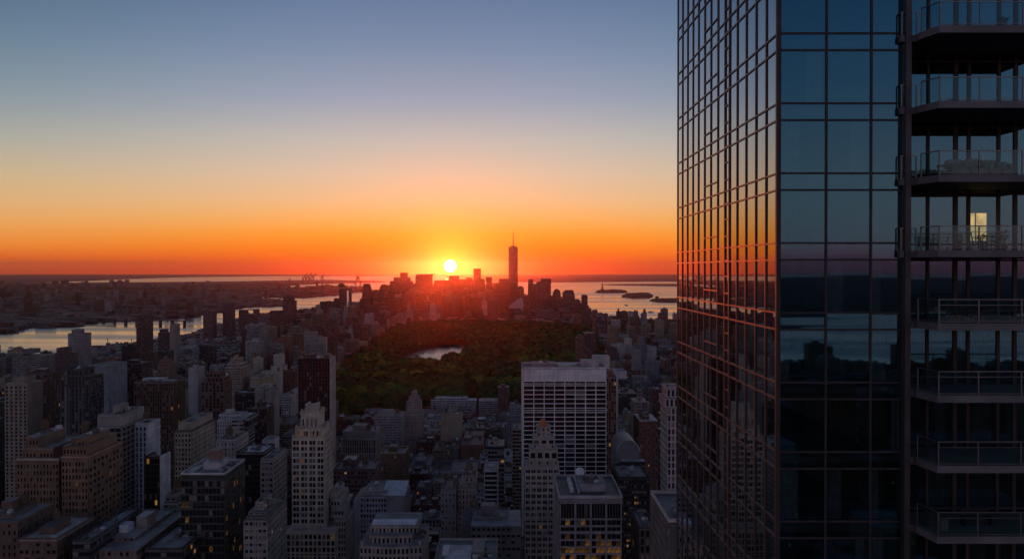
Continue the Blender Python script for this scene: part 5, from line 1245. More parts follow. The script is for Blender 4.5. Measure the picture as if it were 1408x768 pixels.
if sum(lp[i][0] * lp[(i + 1) % len(lp)][1] - lp[(i + 1) % len(lp)][0] * lp[i][1] for i in range(len(lp))) < 0: lp.reverse()
lk.face([(p[0], p[1], 0.4) for p in lp]); tag(lk.build('park_lake', M['water']), 'pale lake among the park trees', kind='structure')

def leaf_mat():
    m, n, out = material('tree_leaves')
    at = n.new('ShaderNodeAttribute', attribute_name='paint')
    oi = n.new('ShaderNodeObjectInfo')
    sc = n.new('ShaderNodeVectorMath', operation='SCALE'); n.link(at.outputs['Color'], sc.inputs[0]); n.link(n.math('ADD', n.math('MULTIPLY', oi.outputs['Random'], 0.7), 0.65), sc.inputs['Scale'])
    d = n.new('ShaderNodeBsdfDiffuse'); n.link(sc.outputs[0], d.inputs[0])
    t = n.new('ShaderNodeBsdfTranslucent'); n.link(sc.outputs[0], t.inputs[0])
    mx = n.new('ShaderNodeMixShader'); mx.inputs[0].default_value = 0.10; n.link(d.outputs[0], mx.inputs[1]); n.link(t.outputs[0], mx.inputs[2])
    n.link(mx.outputs[0], out.inputs[0]); return m
M['leaf'] = leaf_mat()
M['bark'] = plain('tree_bark', (0.06, 0.045, 0.035), 0.95, 0, 0.5, 0.3)
def crown_mesh(seed, base, n_leaf, rx, h):
    """leaf sprays spread through lumpy limbs' clouds"""
    r = random.Random(seed); mb = MB()
    lobes = [(0, 0, h * 0.5, rx * 0.72)] + [(rx * 0.62 * math.cos(a) * r.uniform(0.6, 1.1), rx * 0.62 * math.sin(a) * r.uniform(0.6, 1.1), h * r.uniform(0.30, 0.72), rx * r.uniform(0.3, 0.5)) for a in [k * 2 * math.pi / 7 + r.uniform(-.3, .3) for k in range(7)]] + [(r.uniform(-.25, .25) * rx, r.uniform(-.25, .25) * rx, h * 0.78, rx * 0.42)]
    tot = sum(l[3] ** 2 for l in lobes)
    for l in lobes:
        shade = r.uniform(0.85, 1.2)
        for k in range(max(8, int(n_leaf * l[3] ** 2 / tot))):
            u = r.uniform(-0.55, 1); a = r.uniform(0, 2 * math.pi); q = math.sqrt(1 - u * u); rr = l[3] * r.uniform(0.72, 1.06)
            nv = Vector((q * math.cos(a), q * math.sin(a), u)); c = Vector(l[:3]) + Vector((nv.x * rr, nv.y * rr, nv.z * rr * 0.8))
            nn = (nv + Vector((r.uniform(-.6, .6), r.uniform(-.6, .6), r.uniform(-.3, .6)))).normalized()
            s = nn.orthogonal().normalized(); t = nn.cross(s); w = rx * r.uniform(0.07, 0.13)
            th_ = r.uniform(0, 6.28); s2 = s * math.cos(th_) + t * math.sin(th_); t2 = nn.cross(s2)
            g = shade * r.uniform(0.82, 1.18)
            mb.face([tuple(c - s2 * w), tuple(c - t2 * w * 0.7), tuple(c + s2 * w), tuple(c + t2 * w * 0.7)], None, 0, (base[0] * g, base[1] * g, base[2] * g, 0))
    return mb
def trunk_mesh(seed, h, rx):
    r = random.Random(seed); mb = MB(); mb.tube((0, 0, -0.5), (0, 0, h * 0.45), 0.75, 0.45, 7)
    for k in range(5):
        a = k * 1.26 + r.uniform(-.3, .3); mb.tube((0, 0, h * (0.22 + 0.04 * k)), (math.cos(a) * rx * 0.55, math.sin(a) * rx * 0.55, h * 0.6), 0.32, 0.1, 5)
    return mb
KINDS = [('dark', (0.022, 0.095, 0.034)), ('dark', (0.018, 0.080, 0.036)), ('green', (0.034, 0.135, 0.040)), ('olive', (0.080, 0.19, 0.042)), ('rusty', (0.045, 0.08, 0.03))]
PROTO = []
for k in range(10):
    nm, base = KINDS[k % 5]; rx = 11.0; h = 21.0
    PROTO.append((nm, crown_mesh(40 + k, base, 800, rx, h).data('tree_crown', M['leaf']), trunk_mesh(k, h, rx).data('tree_trunk', M['bark'])))
TREE_LABEL = {'dark': 'dark green broadleaf tree among its like in the park wood', 'green': 'mid green broadleaf tree among darker ones in the park wood', 'olive': 'bright olive round tree standing out of the dark park wood', 'rusty': 'dull brownish broadleaf tree among green ones in the park wood'}
rt = random.Random(21)
spots = []
ys = [p[1] for p in PARK]; xs = [p[0] for p in PARK]
pitch = 18.5; yy = min(ys); row_ = 0
while yy < max(ys):
    xx = min(xs) + (row_ % 2) * pitch / 2
    while xx < max(xs):
        x, y = xx + rt.uniform(-6, 6), yy + rt.uniform(-6, 6)
        lx = (x + 30 * 0, y)
        if inside(x, y, PARK) and not inside(x, y - 10, LAKE) and not inside(x, y + 16, LAKE) and not inside(x, y, LAKE):
            p = pix(x, y, 18)
            if not ((p[0] - 514) ** 2 / 100 + (p[1] - 534) ** 2 / 12 < 1) and not ((p[0] - 669) ** 2 / 25 + (p[1] - 497) ** 2 / 8 < 1):
                if mnoise.noise(Vector((x * 0.011, y * 0.007, 9))) < 0.42: spots.append((y, x, p))
        xx += pitch
    yy += pitch * 0.9; row_ += 1
spots.sort()
WOOD = MB(); n_tree = 0
def big_leaves(mb, x, y, rx, h, base, r, n=34):
    for k in range(n):
        u = r.uniform(-0.2, 1); a = r.uniform(0, 6.283); q = math.sqrt(1 - u * u); rr = rx * r.uniform(0.75, 1.05)
        nv = Vector((q * math.cos(a), q * math.sin(a), u)); c = Vector((x + nv.x * rr, y + nv.y * rr, h * 0.5 + nv.z * h * 0.5 * r.uniform(0.8, 1.05)))
        nn = (nv + Vector((r.uniform(-.4, .4), r.uniform(-.4, .4), r.uniform(-.2, .5)))).normalized(); s = nn.orthogonal().normalized(); t = nn.cross(s); w = rx * r.uniform(0.26, 0.42); g = r.uniform(0.8, 1.2)
        mb.face([tuple(c - s * w), tuple(c - t * w), tuple(c + s * w), tuple(c + t * w)], None, 0, (base[0] * g, base[1] * g, base[2] * g, 0))
for y, x, p in spots:
    vis = p[0] < 722 or p[0] > 836
    w_ = mnoise.noise(Vector((x * 0.008, y * 0.008, 0))) + rt.uniform(-.35, .35)
    nm = 'olive' if w_ > 0.30 else 'green' if w_ > 0.05 else 'rusty' if w_ < -0.62 else 'dark'
    if y > 2600 and nm == 'olive': nm = 'dark'
    s = rt.uniform(0.95, 1.5) if rt.random() < 0.75 else rt.uniform(1.5, 1.9)
    if vis and n_tree < 285 and y < 2900:
        c = [q for q in PROTO if q[0] == nm]; q = rt.choice(c); n_tree += 1
        th = empty('park_tree', (x, y, 0), TREE_LABEL[nm], 'tree', {'rusty': 'dull'}.get(nm, nm) + ' trees of the park', rz=rt.uniform(0, 6.28)); th.scale = (s, s, s * rt.uniform(0.85, 1.1))
        for nm2, me in (('crown', q[1]), ('trunk', q[2])):
            o = bpy.data.objects.new(nm2, me); o.parent = th; COL.objects.link(o)
    else:
        base = dict(KINDS)[nm]; big_leaves(WOOD, x, y, 11.5 * s, 21 * s, base, rt)
tag(WOOD.build('park_wood', M['leaf']), 'far part of the dark park wood reaching round the lake', kind='stuff')
# pavilions in the clearings
def pavilion(px, py, w, d, h, label, tent):
    x, y = G_(px, py); th = empty('pavilion', (x, y, 0), label, 'pavilion')
    box_part(th, 'wall', -w / 2, w / 2, 0, d, 0, h, (0.40, 0.38, 0.36))
    mb = MB(); mb.prism([(-w / 2 - 2, -2), (w / 2 + 2, -2), (w / 2 + 2, d + 2), (-w / 2 - 2, d + 2)], h, h + tent, scale=0.15 if tent > 3 else 0.9, col=(0.6, 0.58, 0.56, 0)); mb.build('roof', M['stone'], th)
pavilion(523, 536.5, 9, 12, 9, 'white tent-roofed pavilion in a clearing among the park trees', 6)
pavilion(511, 535.5, 24, 22, 6, 'wide grey pavilion beside the white tent-roofed one in the park clearing', 7)
pavilion(669, 498, 14, 12, 16, 'small bright white pavilion alone among the park trees', 1.5)

# ------------------------------------------------------------------ the rest of the city, lot by lot
rl_ = random.Random(5)
SHP = wob(SHORE, 0.006, 1, 4)
CITY = SHP + MAIN[len(SHORE):]
plan = [h[2] for h in HERO]
def free(x0, x1, y0, y1, m=3.0):
    for a, b, c, d in plan:
        if x0 < b + m and x1 > a - m and y0 < d + m and y1 > c - m: return False
    return True
def zone(px, Y):
    if Y < 900:
        zm = 246 - (705 - 370) / F * Y; return 0.3 * zm, 0.82 * zm, 0.0, 0, 0
    if Y < 1900:
        if 455 < px < 722: return 12, 34, 0.07, 42, 62
        if px <= 455: return 22, 58, 0.20, 62, 105
        return 20, 52, 0.14, 58, 92
    if Y < 4500:
        if px < 250: return 14, 36, 0.07, 42, 66
        if px < 430 and Y > 2900: return 10, 24, 0.03, 30, 45
        if px < 620: return 20, 52, 0.24, 55, 108
        return 14, 36, 0.09, 45, 80
    if px < 500: return 8, 20, 0.02, 30, 45
    if px < 690: return (26, 80, 0.35, 80, 135) if px > 530 else (20, 60, 0.15, 60, 95)
    if px < 815: return 18, 48, 0.12, 48, 62
    return 10, 26, 0.04, 30, 50
lots = []
PALN = ['red brick', 'tan', 'limestone', 'grey', 'dark', 'white', 'brown', 'blue grey', 'maroon', 'buff', 'pale grey']
PALW = [10, 13, 12, 14, 17, 3, 16, 6, 8, 5, 5]
Y = 425.0
while Y < 9000:
    far = Y > 4300; vfar = Y > 6200
    bh = 64 if not far else 90; street = 15 if not far else 14
    ave = 190 if not far else 230
    off = -0.0088 * Y
    i0 = int((-0.60 * Y - 60) / ave) - 1; i1 = int((0.50 * Y + 60) / ave) + 1
    for i in range(i0, i1 + 1):
        xa = i * ave + 12 + off + 40; xb = xa + ave - 24; x = xa
        while x < xb - 10:
            w = (rl_.uniform(11, 30) if Y < 2300 else rl_.uniform(14, 38)) if not far else rl_.uniform(24, 60)
            if x + w > xb - 12: w = xb - x
            one = rl_.random() < 0.28
            rows_ = [(Y, Y + bh)] if one else [(Y, Y + bh / 2 - 2), (Y + bh / 2 + 2, Y + bh)]
            for y0, y1 in rows_:
                cx, cy_ = x + w / 2, (y0 + y1) / 2
                p = pix(cx, cy_, 0)
                if not (-60 < p[0] < 1290): continue
                if not inside(cx, cy_, CITY) or inside(cx, cy_, PARK) or inside(x, y1 + 6, PARK) or inside(x + w, y0 - 6, PARK): continue
                if not inside(x, y1 + 15, CITY) or not inside(x + w, y1 + 15, CITY): continue
                if not free(x, x + w - 1, y0, y1): continue
                if y0 < 560 and x > 60: continue
                lo, hi, pt, tlo, thi = zone(p[0], y0)
                h = rl_.uniform(tlo, thi) if rl_.random() < pt else lo + (hi - lo) * rl_.random() ** 1.4
                if 60 < p[0] < 340 and y0 > 2000: h = min(h, 24 if y0 < 2250 else rl_.uniform(8, 14))
                if 455 < p[0] < 722 and 1450 < y0 < 1900: h = min(h, rl_.uniform(10, 19))
                lots.append((x, x + w - rl_.uniform(0.5, 2.0), y0, y1, h, rl_.choices(PALN, PALW)[0], rl_.random(), rl_.random()))
            x += w
    Y += bh + street
# which repeats show largest: a coarse front-to-back cover of the picture
S = 4; GW, GH = 1408 // S, 768 // S
cover = np.zeros((GH, GW), bool)
allb = [('h', h, h[2][2]) for h in HERO] + [('l', i, lots[i][2]) for i in range(len(lots))]
allb.sort(key=lambda t: t[2])
cover[:, int(928 / S):] = True
area = [0] * len(lots)
for kind, it, yy in allb:
    if kind == 'h': x0, x1, y0, y1 = it[2]; z = it[3]
    else: x0, x1, y0, y1, z = lots[it][:5]
    q = [pix(x, y, zz) for x in (x0, x1) for y in (y0, y1) for zz in (0, z)]
    a, b = min(p[0] for p in q), max(p[0] for p in q); c, d = min(p[1] for p in q), max(p[1] for p in q)
    ia, ib, ic, id_ = max(0, round(a / S)), min(GW, max(round(b / S), round(a / S) + 1)), max(0, round(c / S)), min(GH, round(d / S))
    if ia >= ib or ic >= id_: continue
    sub = cover[ic:id_, ia:ib]
    if kind == 'l': area[it] = int((~sub).sum())
    sub[:] = True
order = sorted(range(len(lots)), key=lambda i: -area[i])
N_SINGLE = 195
single = set(i for i in order[:N_SINGLE] if area[i] >= 2)
print('lots', len(lots), 'seen', sum(a > 0 for a in area), 'singles', len(single), 'least', min(area[i] for i in single), 'heroes', len(HERO))
STY = ['punched', 'punched', 'punched', 'piers', 'ribbon', 'blank']
STIDX = {'punched': 0, 'piers': 1, 'ribbon': 2, 'blank': 3}
def form(h, r1, r2):
    st = STY[int(r1 * 6)] if h > 30 else STY[int(r1 * 4)]
    return st
used = set()
LM = [(h[0], (h[1][0] + h[1][1]) / 2, h[1][2], h[1]) for h in HERO]
def describe(x0, x1, y0, y1, h, colr, feat):
    a = pix(x0, y0, h); b = pix(x1, y0, h); cx, top = (a[0] + b[0]) / 2, a[1]
    size = 'narrow' if x1 - x0 < 18 else 'broad' if x1 - x0 > 32 else 'plain'
    if h > 60: size = 'tall ' + size if size != 'plain' else 'tall'
    elif h < 24: size = 'low ' + size if size != 'plain' else 'low'
    near = sorted(LM, key=lambda m: (m[1] - cx) ** 2 + ((m[2] + 20) - top) ** 2 * 1.5)
    for m in near[:16]:
        dx, dy = cx - m[1], top - m[2]
        if abs(dx) > max(22, (m[3][1] - m[3][0]) * 0.7): rel = 'left of the' if dx < 0 else 'right of the'
        else: rel = 'below the' if dy > 0 else 'just beyond the'
        for f in feat:
            t = f'{size} {colr} building {f}, {rel} {m[0]}'
            if t not in used and len(t.split()) <= 16: used.add(t); return t
    for m in near[:8]:
        for m2 in near[:8]:
            t = f'{size} {colr} building between the {m[0]} and the {m2[0]}'
            if m is not m2 and t not in used and len(t.split()) <= 16: used.add(t); return t
    return f'{size} {colr} building {feat[0]} near the {near[0][0]}'
BULK = MB(); bulk_r = random.Random(3)
MATS = [M['punched'], M['piers'], M['ribbon'], M['blank'], M['roof'], M['punched_narrow'], M['punched_wide']]
def lot_parts(i):
    x0, x1, y0, y1, h, colr, r1, r2 = lots[i]
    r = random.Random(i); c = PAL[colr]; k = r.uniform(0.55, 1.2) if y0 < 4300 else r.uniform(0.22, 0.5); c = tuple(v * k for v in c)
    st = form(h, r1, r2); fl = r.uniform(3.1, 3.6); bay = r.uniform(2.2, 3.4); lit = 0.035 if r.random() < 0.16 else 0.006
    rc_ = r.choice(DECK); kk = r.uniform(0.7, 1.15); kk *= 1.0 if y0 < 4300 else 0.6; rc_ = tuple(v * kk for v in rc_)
    setback = h > 34 and r.random() < 0.4
    return x0, x1, y0, y1, h, c, st, fl, bay, lit, rc_, setback, r
for i in range(len(lots)):
    x0, x1, y0, y1, h, c, st, fl, bay, lit, rc_, setback, r = lot_parts(i)
    W, L = x1 - x0, y1 - y0
    tiers = [(0, h)] if not setback else [(0, h * r.uniform(0.6, 0.85))] 
    if setback: tiers.append((r.uniform(2, 4.5), h))
    if i in single:
        cx = (x0 + x1) / 2
        th = empty('apartment_house' if st != 'ribbon' else 'office_block', (cx, y0, 0)); th['category'] = 'building'; th['group'] = 'buildings filling the city blocks'
        feat = []
        mb = MB(); z0 = 0; v0 = 0; rf = MB()
        for s, z1 in tiers:
            mb.box(-W / 2 + s, W / 2 - s, s, L - s, z0, z1 - 0.3, col=(*c, lit), bay=bay, fl=fl, v0=v0); rf_top = z1
            rf = MB(); rf.box(-W / 2 + s - 0.2, W / 2 - s + 0.2, s - 0.2, L - s + 0.2, z1 - 0.3, z1, col=(*rc_, 0), bottom=True); rf.build('roof', M['roof'], th)
            v0 += max(1, round((z1 - z0) / fl)); z0 = z1
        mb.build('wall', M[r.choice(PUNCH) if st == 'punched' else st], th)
        if r.random() < 0.6 and h > 14:
            cc = (*tuple(min(v * 1.3, 0.6) for v in c), 0)
            for q in r.choice(((0.3, 1.3), (0.3, 3.2), (0.3,))): bc = MB(); bc.box(-W / 2 - 0.35, W / 2 + 0.35, -0.35, L + 0.35, tiers[0][1] - q * fl - 0.5, tiers[0][1] - q * fl, col=cc, bottom=True); bc.build('belt_course', M['stone'], th)
        s = tiers[-1][0]; ax0, ax1, ay0, ay1 = -W / 2 + s, W / 2 - s, s, L - s
        parapet(th, ax0, ax1, ay0, ay1, h, r.uniform(0.7, 1.3), 0.4, tuple(v * r.uniform(0.9, 1.3) for v in c))
        nph = 0
        if r.random() < 0.75 and ax1 - ax0 > 9:
            w = (ax1 - ax0) * r.uniform(0.25, 0.45); d = (ay1 - ay0) * r.uniform(0.25, 0.45); px0 = ax0 + 1 + r.random() * (ax1 - ax0 - w - 2); py0 = ay0 + 1 + r.random() * (ay1 - ay0 - d - 2)
            box_part(th, 'penthouse', px0, px0 + w, py0, py0 + d, h, h + r.uniform(2.6, 5), tuple(v * 0.95 for v in c), roofcol=r.choice(ROOF)); nph = 1
        ntk = 0
        if r.random() < 0.45 and y0 < 2400: water_tank(th, r.uniform(ax0 + 2.5, ax1 - 2.5), r.uniform(ay0 + 2.5, ay1 - 2.5), h, r.uniform(1.5, 2.2), r.uniform(2.8, 4)); ntk = 1
        if y0 < 1900: units(th, ax0 + 0.8, ax1 - 0.8, ay0 + 0.8, ay1 - 0.8, h, r.randint(3, 7), i)
        if ntk: feat.append('with a water tank')
        if setback: feat.append('with a setback top')
        if nph: feat.append('with a roof hut')
        if not feat: feat.append('with a bare flat roof')
        if st == 'ribbon': feat.insert(0, 'banded with windows')
        th['label'] = describe(x0, x1, y0, y1, h, lots[i][5], feat)
    else:
        z0 = 0; v0 = r.randint(0, 40) * 50; mi = STIDX[st]
        if mi == 0: mi = r.choice((0, 5, 6))
        for s, z1 in tiers:
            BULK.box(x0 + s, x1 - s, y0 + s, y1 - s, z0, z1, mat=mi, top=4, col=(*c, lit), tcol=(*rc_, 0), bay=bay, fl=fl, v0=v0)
            v0 += max(1, round((z1 - z0) / fl)); z0 = z1
        s = tiers[-1][0]
        for q in range(r.randint(4, 8) if y0 < 2300 else r.randint(1, 3)):
            w, d = r.uniform(2.2, W * 0.28), r.uniform(2.2, L * 0.28); a = x0 + s + 1 + r.random() * max(0.1, W - 2 * s - w - 2); b = y0 + s + 1 + r.random() * max(0.1, L - 2 * s - d - 2); rc2 = r.choice(ROOF)
            BULK.box(a, a + w, b, b + d, h - 0.01, h + r.uniform(2, 5.5), mat=3, top=4, col=(*(v * 0.9 for v in c), 0), tcol=(*rc2, 0))
tag(BULK.build('distant_buildings', MATS), 'dense rows of low and mid-height buildings filling the city to the bay', kind='stuff')

# far bank: low town with some taller blocks
FB = MB(); rb = random.Random(17); n_far = 0
BK = wob(BANK, 0.0025, 2, 3)
for k in range(15000):
    y = 3600 + (16000 - 3600) * rb.random() ** 1.5; px = rb.uniform(-60, 640)
    x = (px - 704) / F * y
    if not inside(x, y, BK) or not inside(x - 25, y - 45, BK) or not inside(x + 40, y - 45, BK): continue
    cl = mnoise.noise(Vector((x * 0.0007, y * 0.0005, 3)))
    h = rb.uniform(6, 16) if cl < 0.12 else rb.uniform(8, 34)
    if rb.random() < 0.02 + 0.05 * max(cl, 0): h = rb.uniform(35, 85)
    if y < 5200: h = min(h, 30)
    w, d = rb.uniform(18, 60) * (0.5 if h > 30 else 1) * (1 + y / 16000), rb.uniform(20, 50)
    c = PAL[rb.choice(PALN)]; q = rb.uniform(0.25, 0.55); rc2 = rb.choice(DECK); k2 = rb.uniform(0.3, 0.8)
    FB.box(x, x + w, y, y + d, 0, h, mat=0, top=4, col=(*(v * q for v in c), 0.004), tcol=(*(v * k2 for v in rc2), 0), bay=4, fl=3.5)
tag(FB.build('far_bank_town', MATS), 'hazy low town spread over the far river bank', kind='stuff')
# a few blocks on the far bank that stand out
for j, (a, b, t, y, lab) in enumerate([(24, 37, 441, 4700, 'pale squat block at the water of the far bank, leftmost of the far bank blocks'), (83, 88, 436, 4900, 'slim reddish block at the water of the far bank, left of the bright red one'), (104, 109, 431, 5000, 'bright reddish upright block at the water of the far bank'),
                                       (131, 136, 391, 9500, 'slim hazy tower, left one of the far bank cluster'), (154, 159, 387, 9700, 'tallest hazy tower of the far bank cluster'), (162, 169, 393, 9600, 'wide hazy tower right of the tallest one of the far bank cluster'),
                                       (196, 204, 389.5, 10500, 'hazy twin-width tower standing apart right of the far bank cluster'), (116, 122, 389, 11000, 'small hazy block left of the far bank cluster'), (262, 268, 412, 6200, 'dark slim block on the far bank before the river bend')]):
    building('apartment_house', lab, 'apartment house', 'far bank block', y, 40, [(a, b, t)], ((0.22, 0.16, 0.15), (0.24, 0.15, 0.13), (0.30, 0.14, 0.11), (0.1, 0.09, 0.10), (0.08, 0.07, 0.085), (0.1, 0.09, 0.1), (0.09, 0.075, 0.09), (0.12, 0.1, 0.1), (0.09, 0.075, 0.08))[j], 'punched', 3.5, 3.3, 0.004, ph=False, nu=0, register=False)

# the city at the photographer's back, which the glass front mirrors
BB = MB(); rq = random.Random(91)
for k in range(1200):
    d = 160 + 2150 * rq.random() ** 0.8; x = d * rq.uniform(0.10, 0.72); y = 50 - d
    if d < 700 and rq.random() < 0.3: continue
    h = rq.uniform(14, 60) if rq.random() < 0.8 else rq.uniform(60, 150)
    if d < 500: h = min(h * 0.8, 90)
    if d > 1100: h = h * 0.55 if h > 60 and rq.random() < 0.5 else min(h, 34)
    w_, l_ = rq.uniform(18, 48), rq.uniform(18, 40); c = PAL[rq.choices(PALN, PALW)[0]]; q = rq.uniform(0.8, 1.3); rc2 = rq.choice(DECK)
    BB.box(x, x + w_, y, y + l_, 0, h, mat=rq.choice((0, 0, 1, 2)), top=4, col=(*(v * q for v in c), 0.012), tcol=(*rc2, 0), bay=3, fl=3.4)
    BB.box(x + w_ * 0.3, x + w_ * 0.6, y + l_ * 0.3, y + l_ * 0.7, h - 0.01, h + rq.uniform(2, 6), mat=3, top=4, col=(*(v * q for v in c), 0), tcol=(*rc2, 0))
tag(BB.build('mirrored_city', MATS), 'city behind the viewer, seen only as reflections in the glass front', kind='stuff')
# ------------------------------------------------------------------ furniture out on the balconies
M['cover'] = plain('furniture_cover', (0.17, 0.15, 0.145), 0.9, 0, 3.0, 0.2)
M['wire'] = plain('black_metal', (0.03, 0.03, 0.03), 0.45, 0.6, 2.0, 0.2)
M['plantleaf'] = plain('plant_leaf', (0.045, 0.075, 0.03), 0.7, 0, 4.0, 0.4)
def bx(px, Y): return X_(px, Y)
def soft(mb, x0, x1, y0, y1, z0, z1, seed, mat=0):
    """a sagging fabric-covered block: rounded edges, uneven top"""
    r = random.Random(seed); nx, ny = 10, 5; g = []
    for j in range(ny + 1):
        rowp = []
        for i in range(nx + 1):
            u, v = i / nx, j / ny; e = min(min(u, 1 - u) * nx, min(v, 1 - v) * ny, 1.0)
            rowp.append((x0 + (x1 - x0) * u, y0 + (y1 - y0) * v, z0 + (z1 - z0) * (0.78 + 0.22 * e) * r.uniform(0.93, 1.04)))
        g.append(rowp)
    for j in range(ny):
        for i in range(nx): mb.face([g[j][i], g[j][i + 1], g[j + 1][i + 1], g[j + 1][i]], None, mat)
    edge = [(g[0][i]) for i in range(nx + 1)] + [g[j][nx] for j in range(1, ny + 1)] + [g[ny][i] for i in range(nx - 1, -1, -1)] + [g[j][0] for j in range(ny - 1, 0, -1)]
    for a, b in zip(edge, edge[1:] + edge[:1]): mb.face([(a[0], a[1], z0), (b[0], b[1], z0), b, a], None, mat)
def covered(name, label, px0, px1, Y, d, h, z, seed):
    x0, x1 = bx(px0, Y), bx(px1, Y); xc = (x0 + x1) / 2; w = (x1 - x0) / 2
    th = empty(name, (xc, Y, z), label, name.replace('_', ' '))
    mb = MB(); soft(mb, -w, w, 0, d, 0.08, h * 0.55, seed); mb.build('seat_cover', M['cover'], th)
    mb = MB(); soft(mb, -w, w, d * 0.62, d * 1.02, h * 0.5, h, seed + 1); mb.build('back_cover', M['cover'], th)
    for s in (-1, 1):
        mb = MB(); soft(mb, min(s * w, s * (w - 0.2)), max(s * w, s * (w - 0.2)), 0.02, d * 0.62, h * 0.5, h * 0.8, seed + 2); mb.build('arm_cover', M['cover'], th)
        for y in (0.08, d - 0.08): mb = MB(); mb.box(-0.03, 0.03, -0.03, 0.03, 0, 0.09); mb.build('leg', M['wire'], th, (s * (w - 0.1), y, 0))
z3 = bz[2]
covered('armchair', 'covered grey armchair, leftmost on the furnished third balcony from the top', 1308, 1333, 49.2, 0.85, 0.95, z3, 1)
covered('sofa', 'wide covered grey sofa in the middle of the furnished third balcony', 1334, 1360, 49.4, 0.9, 1.0, z3, 3)
covered('armchair', 'covered grey armchair right of the sofa on the third balcony', 1361, 1378, 49.3, 0.85, 0.95, z3, 5)
covered('armchair', 'covered grey armchair, rightmost on the third balcony', 1379, 1393, 49.1, 0.85, 0.85, z3, 7)
x = bx(1299, 49.3); th = empty('side_table', (x, 49.3, z3), 'low dark side table left of the covered armchairs on the third balcony', 'table')
mb = MB(); mb.box(-0.3, 0.3, -0.3, 0.3, 0.55, 0.62, bottom=True); mb.build('table_top', M['wire'], th)
for sx in (-1, 1):
    for sy in (-1, 1): mb = MB(); mb.tube((sx * 0.24, sy * 0.24, 0), (sx * 0.24, sy * 0.24, 0.55), 0.025, n=6); mb.build('leg', M['wire'], th)
def wire_chair(px, Y, z, rz, label):
    th = empty('chair', (bx(px, Y), Y, z), label, 'chair', None, rz)
    mb = MB(); mb.box(-0.24, 0.24, -0.24, 0.24, 0.43, 0.46, bottom=True); mb.build('seat', M['wire'], th)
    mb = MB()
    for k in range(6): xx = -0.22 + 0.088 * k; mb.tube((xx, 0.23, 0.46), (xx, 0.30, 0.9), 0.012, n=5)
    mb.tube((-0.23, 0.3, 0.9), (0.23, 0.3, 0.9), 0.02, n=6); mb.build('backrest', M['wire'], th)
    for sx in (-1, 1):
        for sy in (-1, 1): mb = MB(); mb.tube((sx * 0.21, sy * 0.21, 0.43), (sx * 0.24, sy * 0.25, 0), 0.018, n=5); mb.build('leg', M['wire'], th)
        mb = MB(); mb.tube((sx * 0.24, -0.18, 0.64), (sx * 0.24, 0.25, 0.66), 0.018, n=5); mb.tube((sx * 0.24, -0.18, 0.64), (sx * 0.22, -0.2, 0.45), 0.015, n=5); mb.build('arm', M['wire'], th)
z4 = bz[3]
wire_chair(1344, 49.4, z4, R(70), 'black wire chair left of the small round table before the lit doorway')
wire_chair(1372, 49.6, z4, R(-60), 'black wire chair right of the small round table before the lit doorway')
wire_chair(1365, 48.6, z4, R(-150), 'black wire chair in front of the small round table, back to the railing')
def round_table(px, Y, z, r, label):
    th = empty('round_table', (bx(px, Y), Y, z), label, 'table'); n = 16
    mb = MB(); mb.prism([(r * math.cos(k * 2 * math.pi / n), r * math.sin(k * 2 * math.pi / n)) for k in range(n)], 0.70, 0.73, bottom=True); mb.build('table_top', M['wire'], th)
    mb = MB(); mb.tube((0, 0, 0.03), (0, 0, 0.7), 0.035, n=8); mb.build('pedestal', M['wire'], th)
    for k in range(3): a = k * 2.094; mb = MB(); mb.tube((0, 0, 0.06), (r * 0.7 * math.cos(a), r * 0.7 * math.sin(a), 0.02), 0.025, 0.02, 6); mb.build('foot', M['wire'], th)
round_table(1357, 49.5, z4, 0.42, 'small round black table before the lit doorway')
def pot_plant(px, Y, z, h, seed, label, rp=0.18):
    th = empty('potted_plant', (bx(px, Y), Y, z), label, 'plant'); r = random.Random(seed); n = 12
    mb = MB(); mb.prism([(rp * 0.75 * math.cos(k * 2 * math.pi / n), rp * 0.75 * math.sin(k * 2 * math.pi / n)) for k in range(n)], 0, 0.38, scale=1.3, bottom=True); mb.build('pot', M['slab'], th)
    mb = MB()
    for k in range(46):
        a = r.uniform(0, 6.28); t = r.uniform(0.2, 1); c = Vector((math.cos(a) * 0.26 * t, math.sin(a) * 0.26 * t, 0.38 + (h - 0.38) * r.uniform(0.1, 1) * (1.15 - 0.35 * t))); d = Vector((math.cos(a), math.sin(a), r.uniform(-.3, .8))).normalized(); s = d.orthogonal().normalized() * 0.035
        mb.face([tuple(c - d * 0.09), tuple(c + s), tuple(c + d * 0.1), tuple(c - s)])
    for k in range(5): a = k * 1.25; mb.tube((0, 0, 0.36), (0.13 * math.cos(a), 0.13 * math.sin(a), h * 0.75), 0.012, n=4)
    mb.build('foliage', M['plantleaf'], th)
pot_plant(1381, 50.2, z4, 1.05, 1, 'leafy potted plant right of the wire chairs on the fourth balcony')
pot_plant(1349, 51.5, z4, 0.95, 2, 'leafy potted plant standing against the lit doorway')
pot_plant(1378, 48.5, bz[0], 0.6, 3, 'small potted plant behind the glass of the topmost balcony')
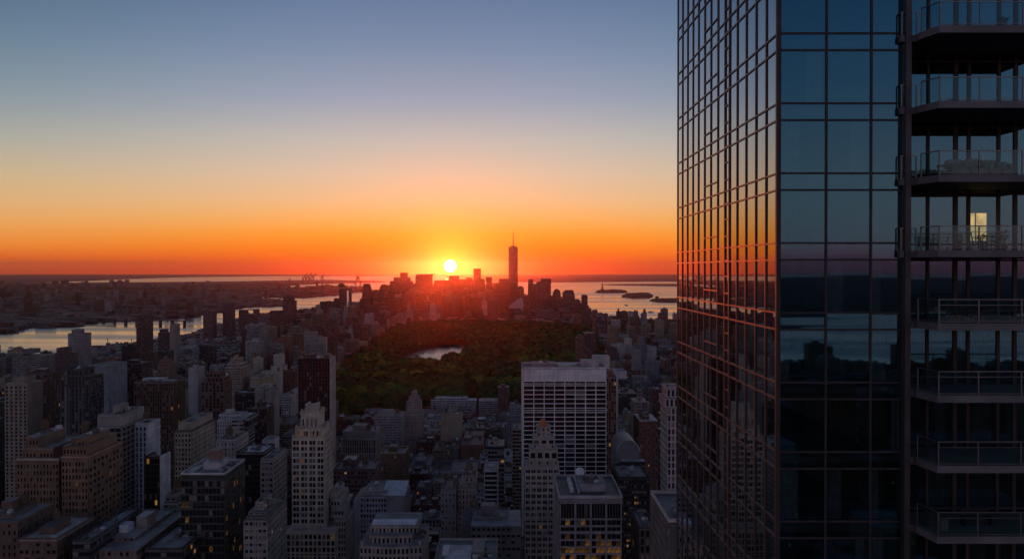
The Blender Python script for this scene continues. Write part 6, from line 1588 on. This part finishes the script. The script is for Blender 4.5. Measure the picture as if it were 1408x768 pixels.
pot_plant(1311, 51.6, bz[1], 0.9, 5, 'potted plant at the wall of the second balcony from the top')
# fifth balcony: dining table; lowest balcony: bench and planter
z5 = bz[4]; th = empty('dining_table', (bx(1334, 49.6), 49.6, z5), 'dark rectangular dining table on the fifth balcony from the top', 'table')
mb = MB(); mb.box(-0.8, 0.8, -0.42, 0.42, 0.71, 0.75, bottom=True); mb.build('table_top', M['wire'], th)
for sx in (-1, 1):
    for sy in (-1, 1): mb = MB(); mb.box(sx * 0.72 - 0.03, sx * 0.72 + 0.03, sy * 0.36 - 0.03, sy * 0.36 + 0.03, 0, 0.71); mb.build('leg', M['wire'], th)
wire_chair(1322, 49.0, z5, R(170), 'black wire chair at the left front of the dark dining table')
wire_chair(1341, 49.0, z5, R(190), 'black wire chair at the right front of the dark dining table')
wire_chair(1311, 49.7, z5, R(90), 'black wire chair at the left end of the dark dining table')
z8 = bz[7]; th = empty('bench', (bx(1345, 49.8), 49.8, z8), 'dark slatted bench on the lowest balcony', 'bench')
mb = MB()
for k in range(4): mb.box(-0.75, 0.75, -0.2 + 0.11 * k, -0.12 + 0.11 * k, 0.42, 0.45, bottom=True)
mb.build('seat', M['wire'], th)
mb = MB()
for k in range(3): mb.box(-0.75, 0.75, 0.24, 0.27, 0.52 + 0.13 * k, 0.61 + 0.13 * k, bottom=True)
mb.build('backrest', M['wire'], th)
for sx in (-0.68, 0.68): mb = MB(); mb.box(sx - 0.03, sx + 0.03, -0.18, 0.26, 0, 0.42); mb.build('leg', M['wire'], th)
th = empty('planter', (bx(1299, 49.0), 49.0, z8), 'round grey planter at the left corner of the lowest balcony', 'planter')
mb = MB(); mb.prism([(0.2 * math.cos(k * math.pi / 7), 0.2 * math.sin(k * math.pi / 7)) for k in range(14)], 0, 0.55, scale=1.15, bottom=True); mb.build('pot', M['slab'], th)
mb = MB(); mb.prism([(0.19 * math.cos(k * math.pi / 7), 0.19 * math.sin(k * math.pi / 7)) for k in range(14)], 0.551, 0.6); mb.build('soil', M['bark'], th)
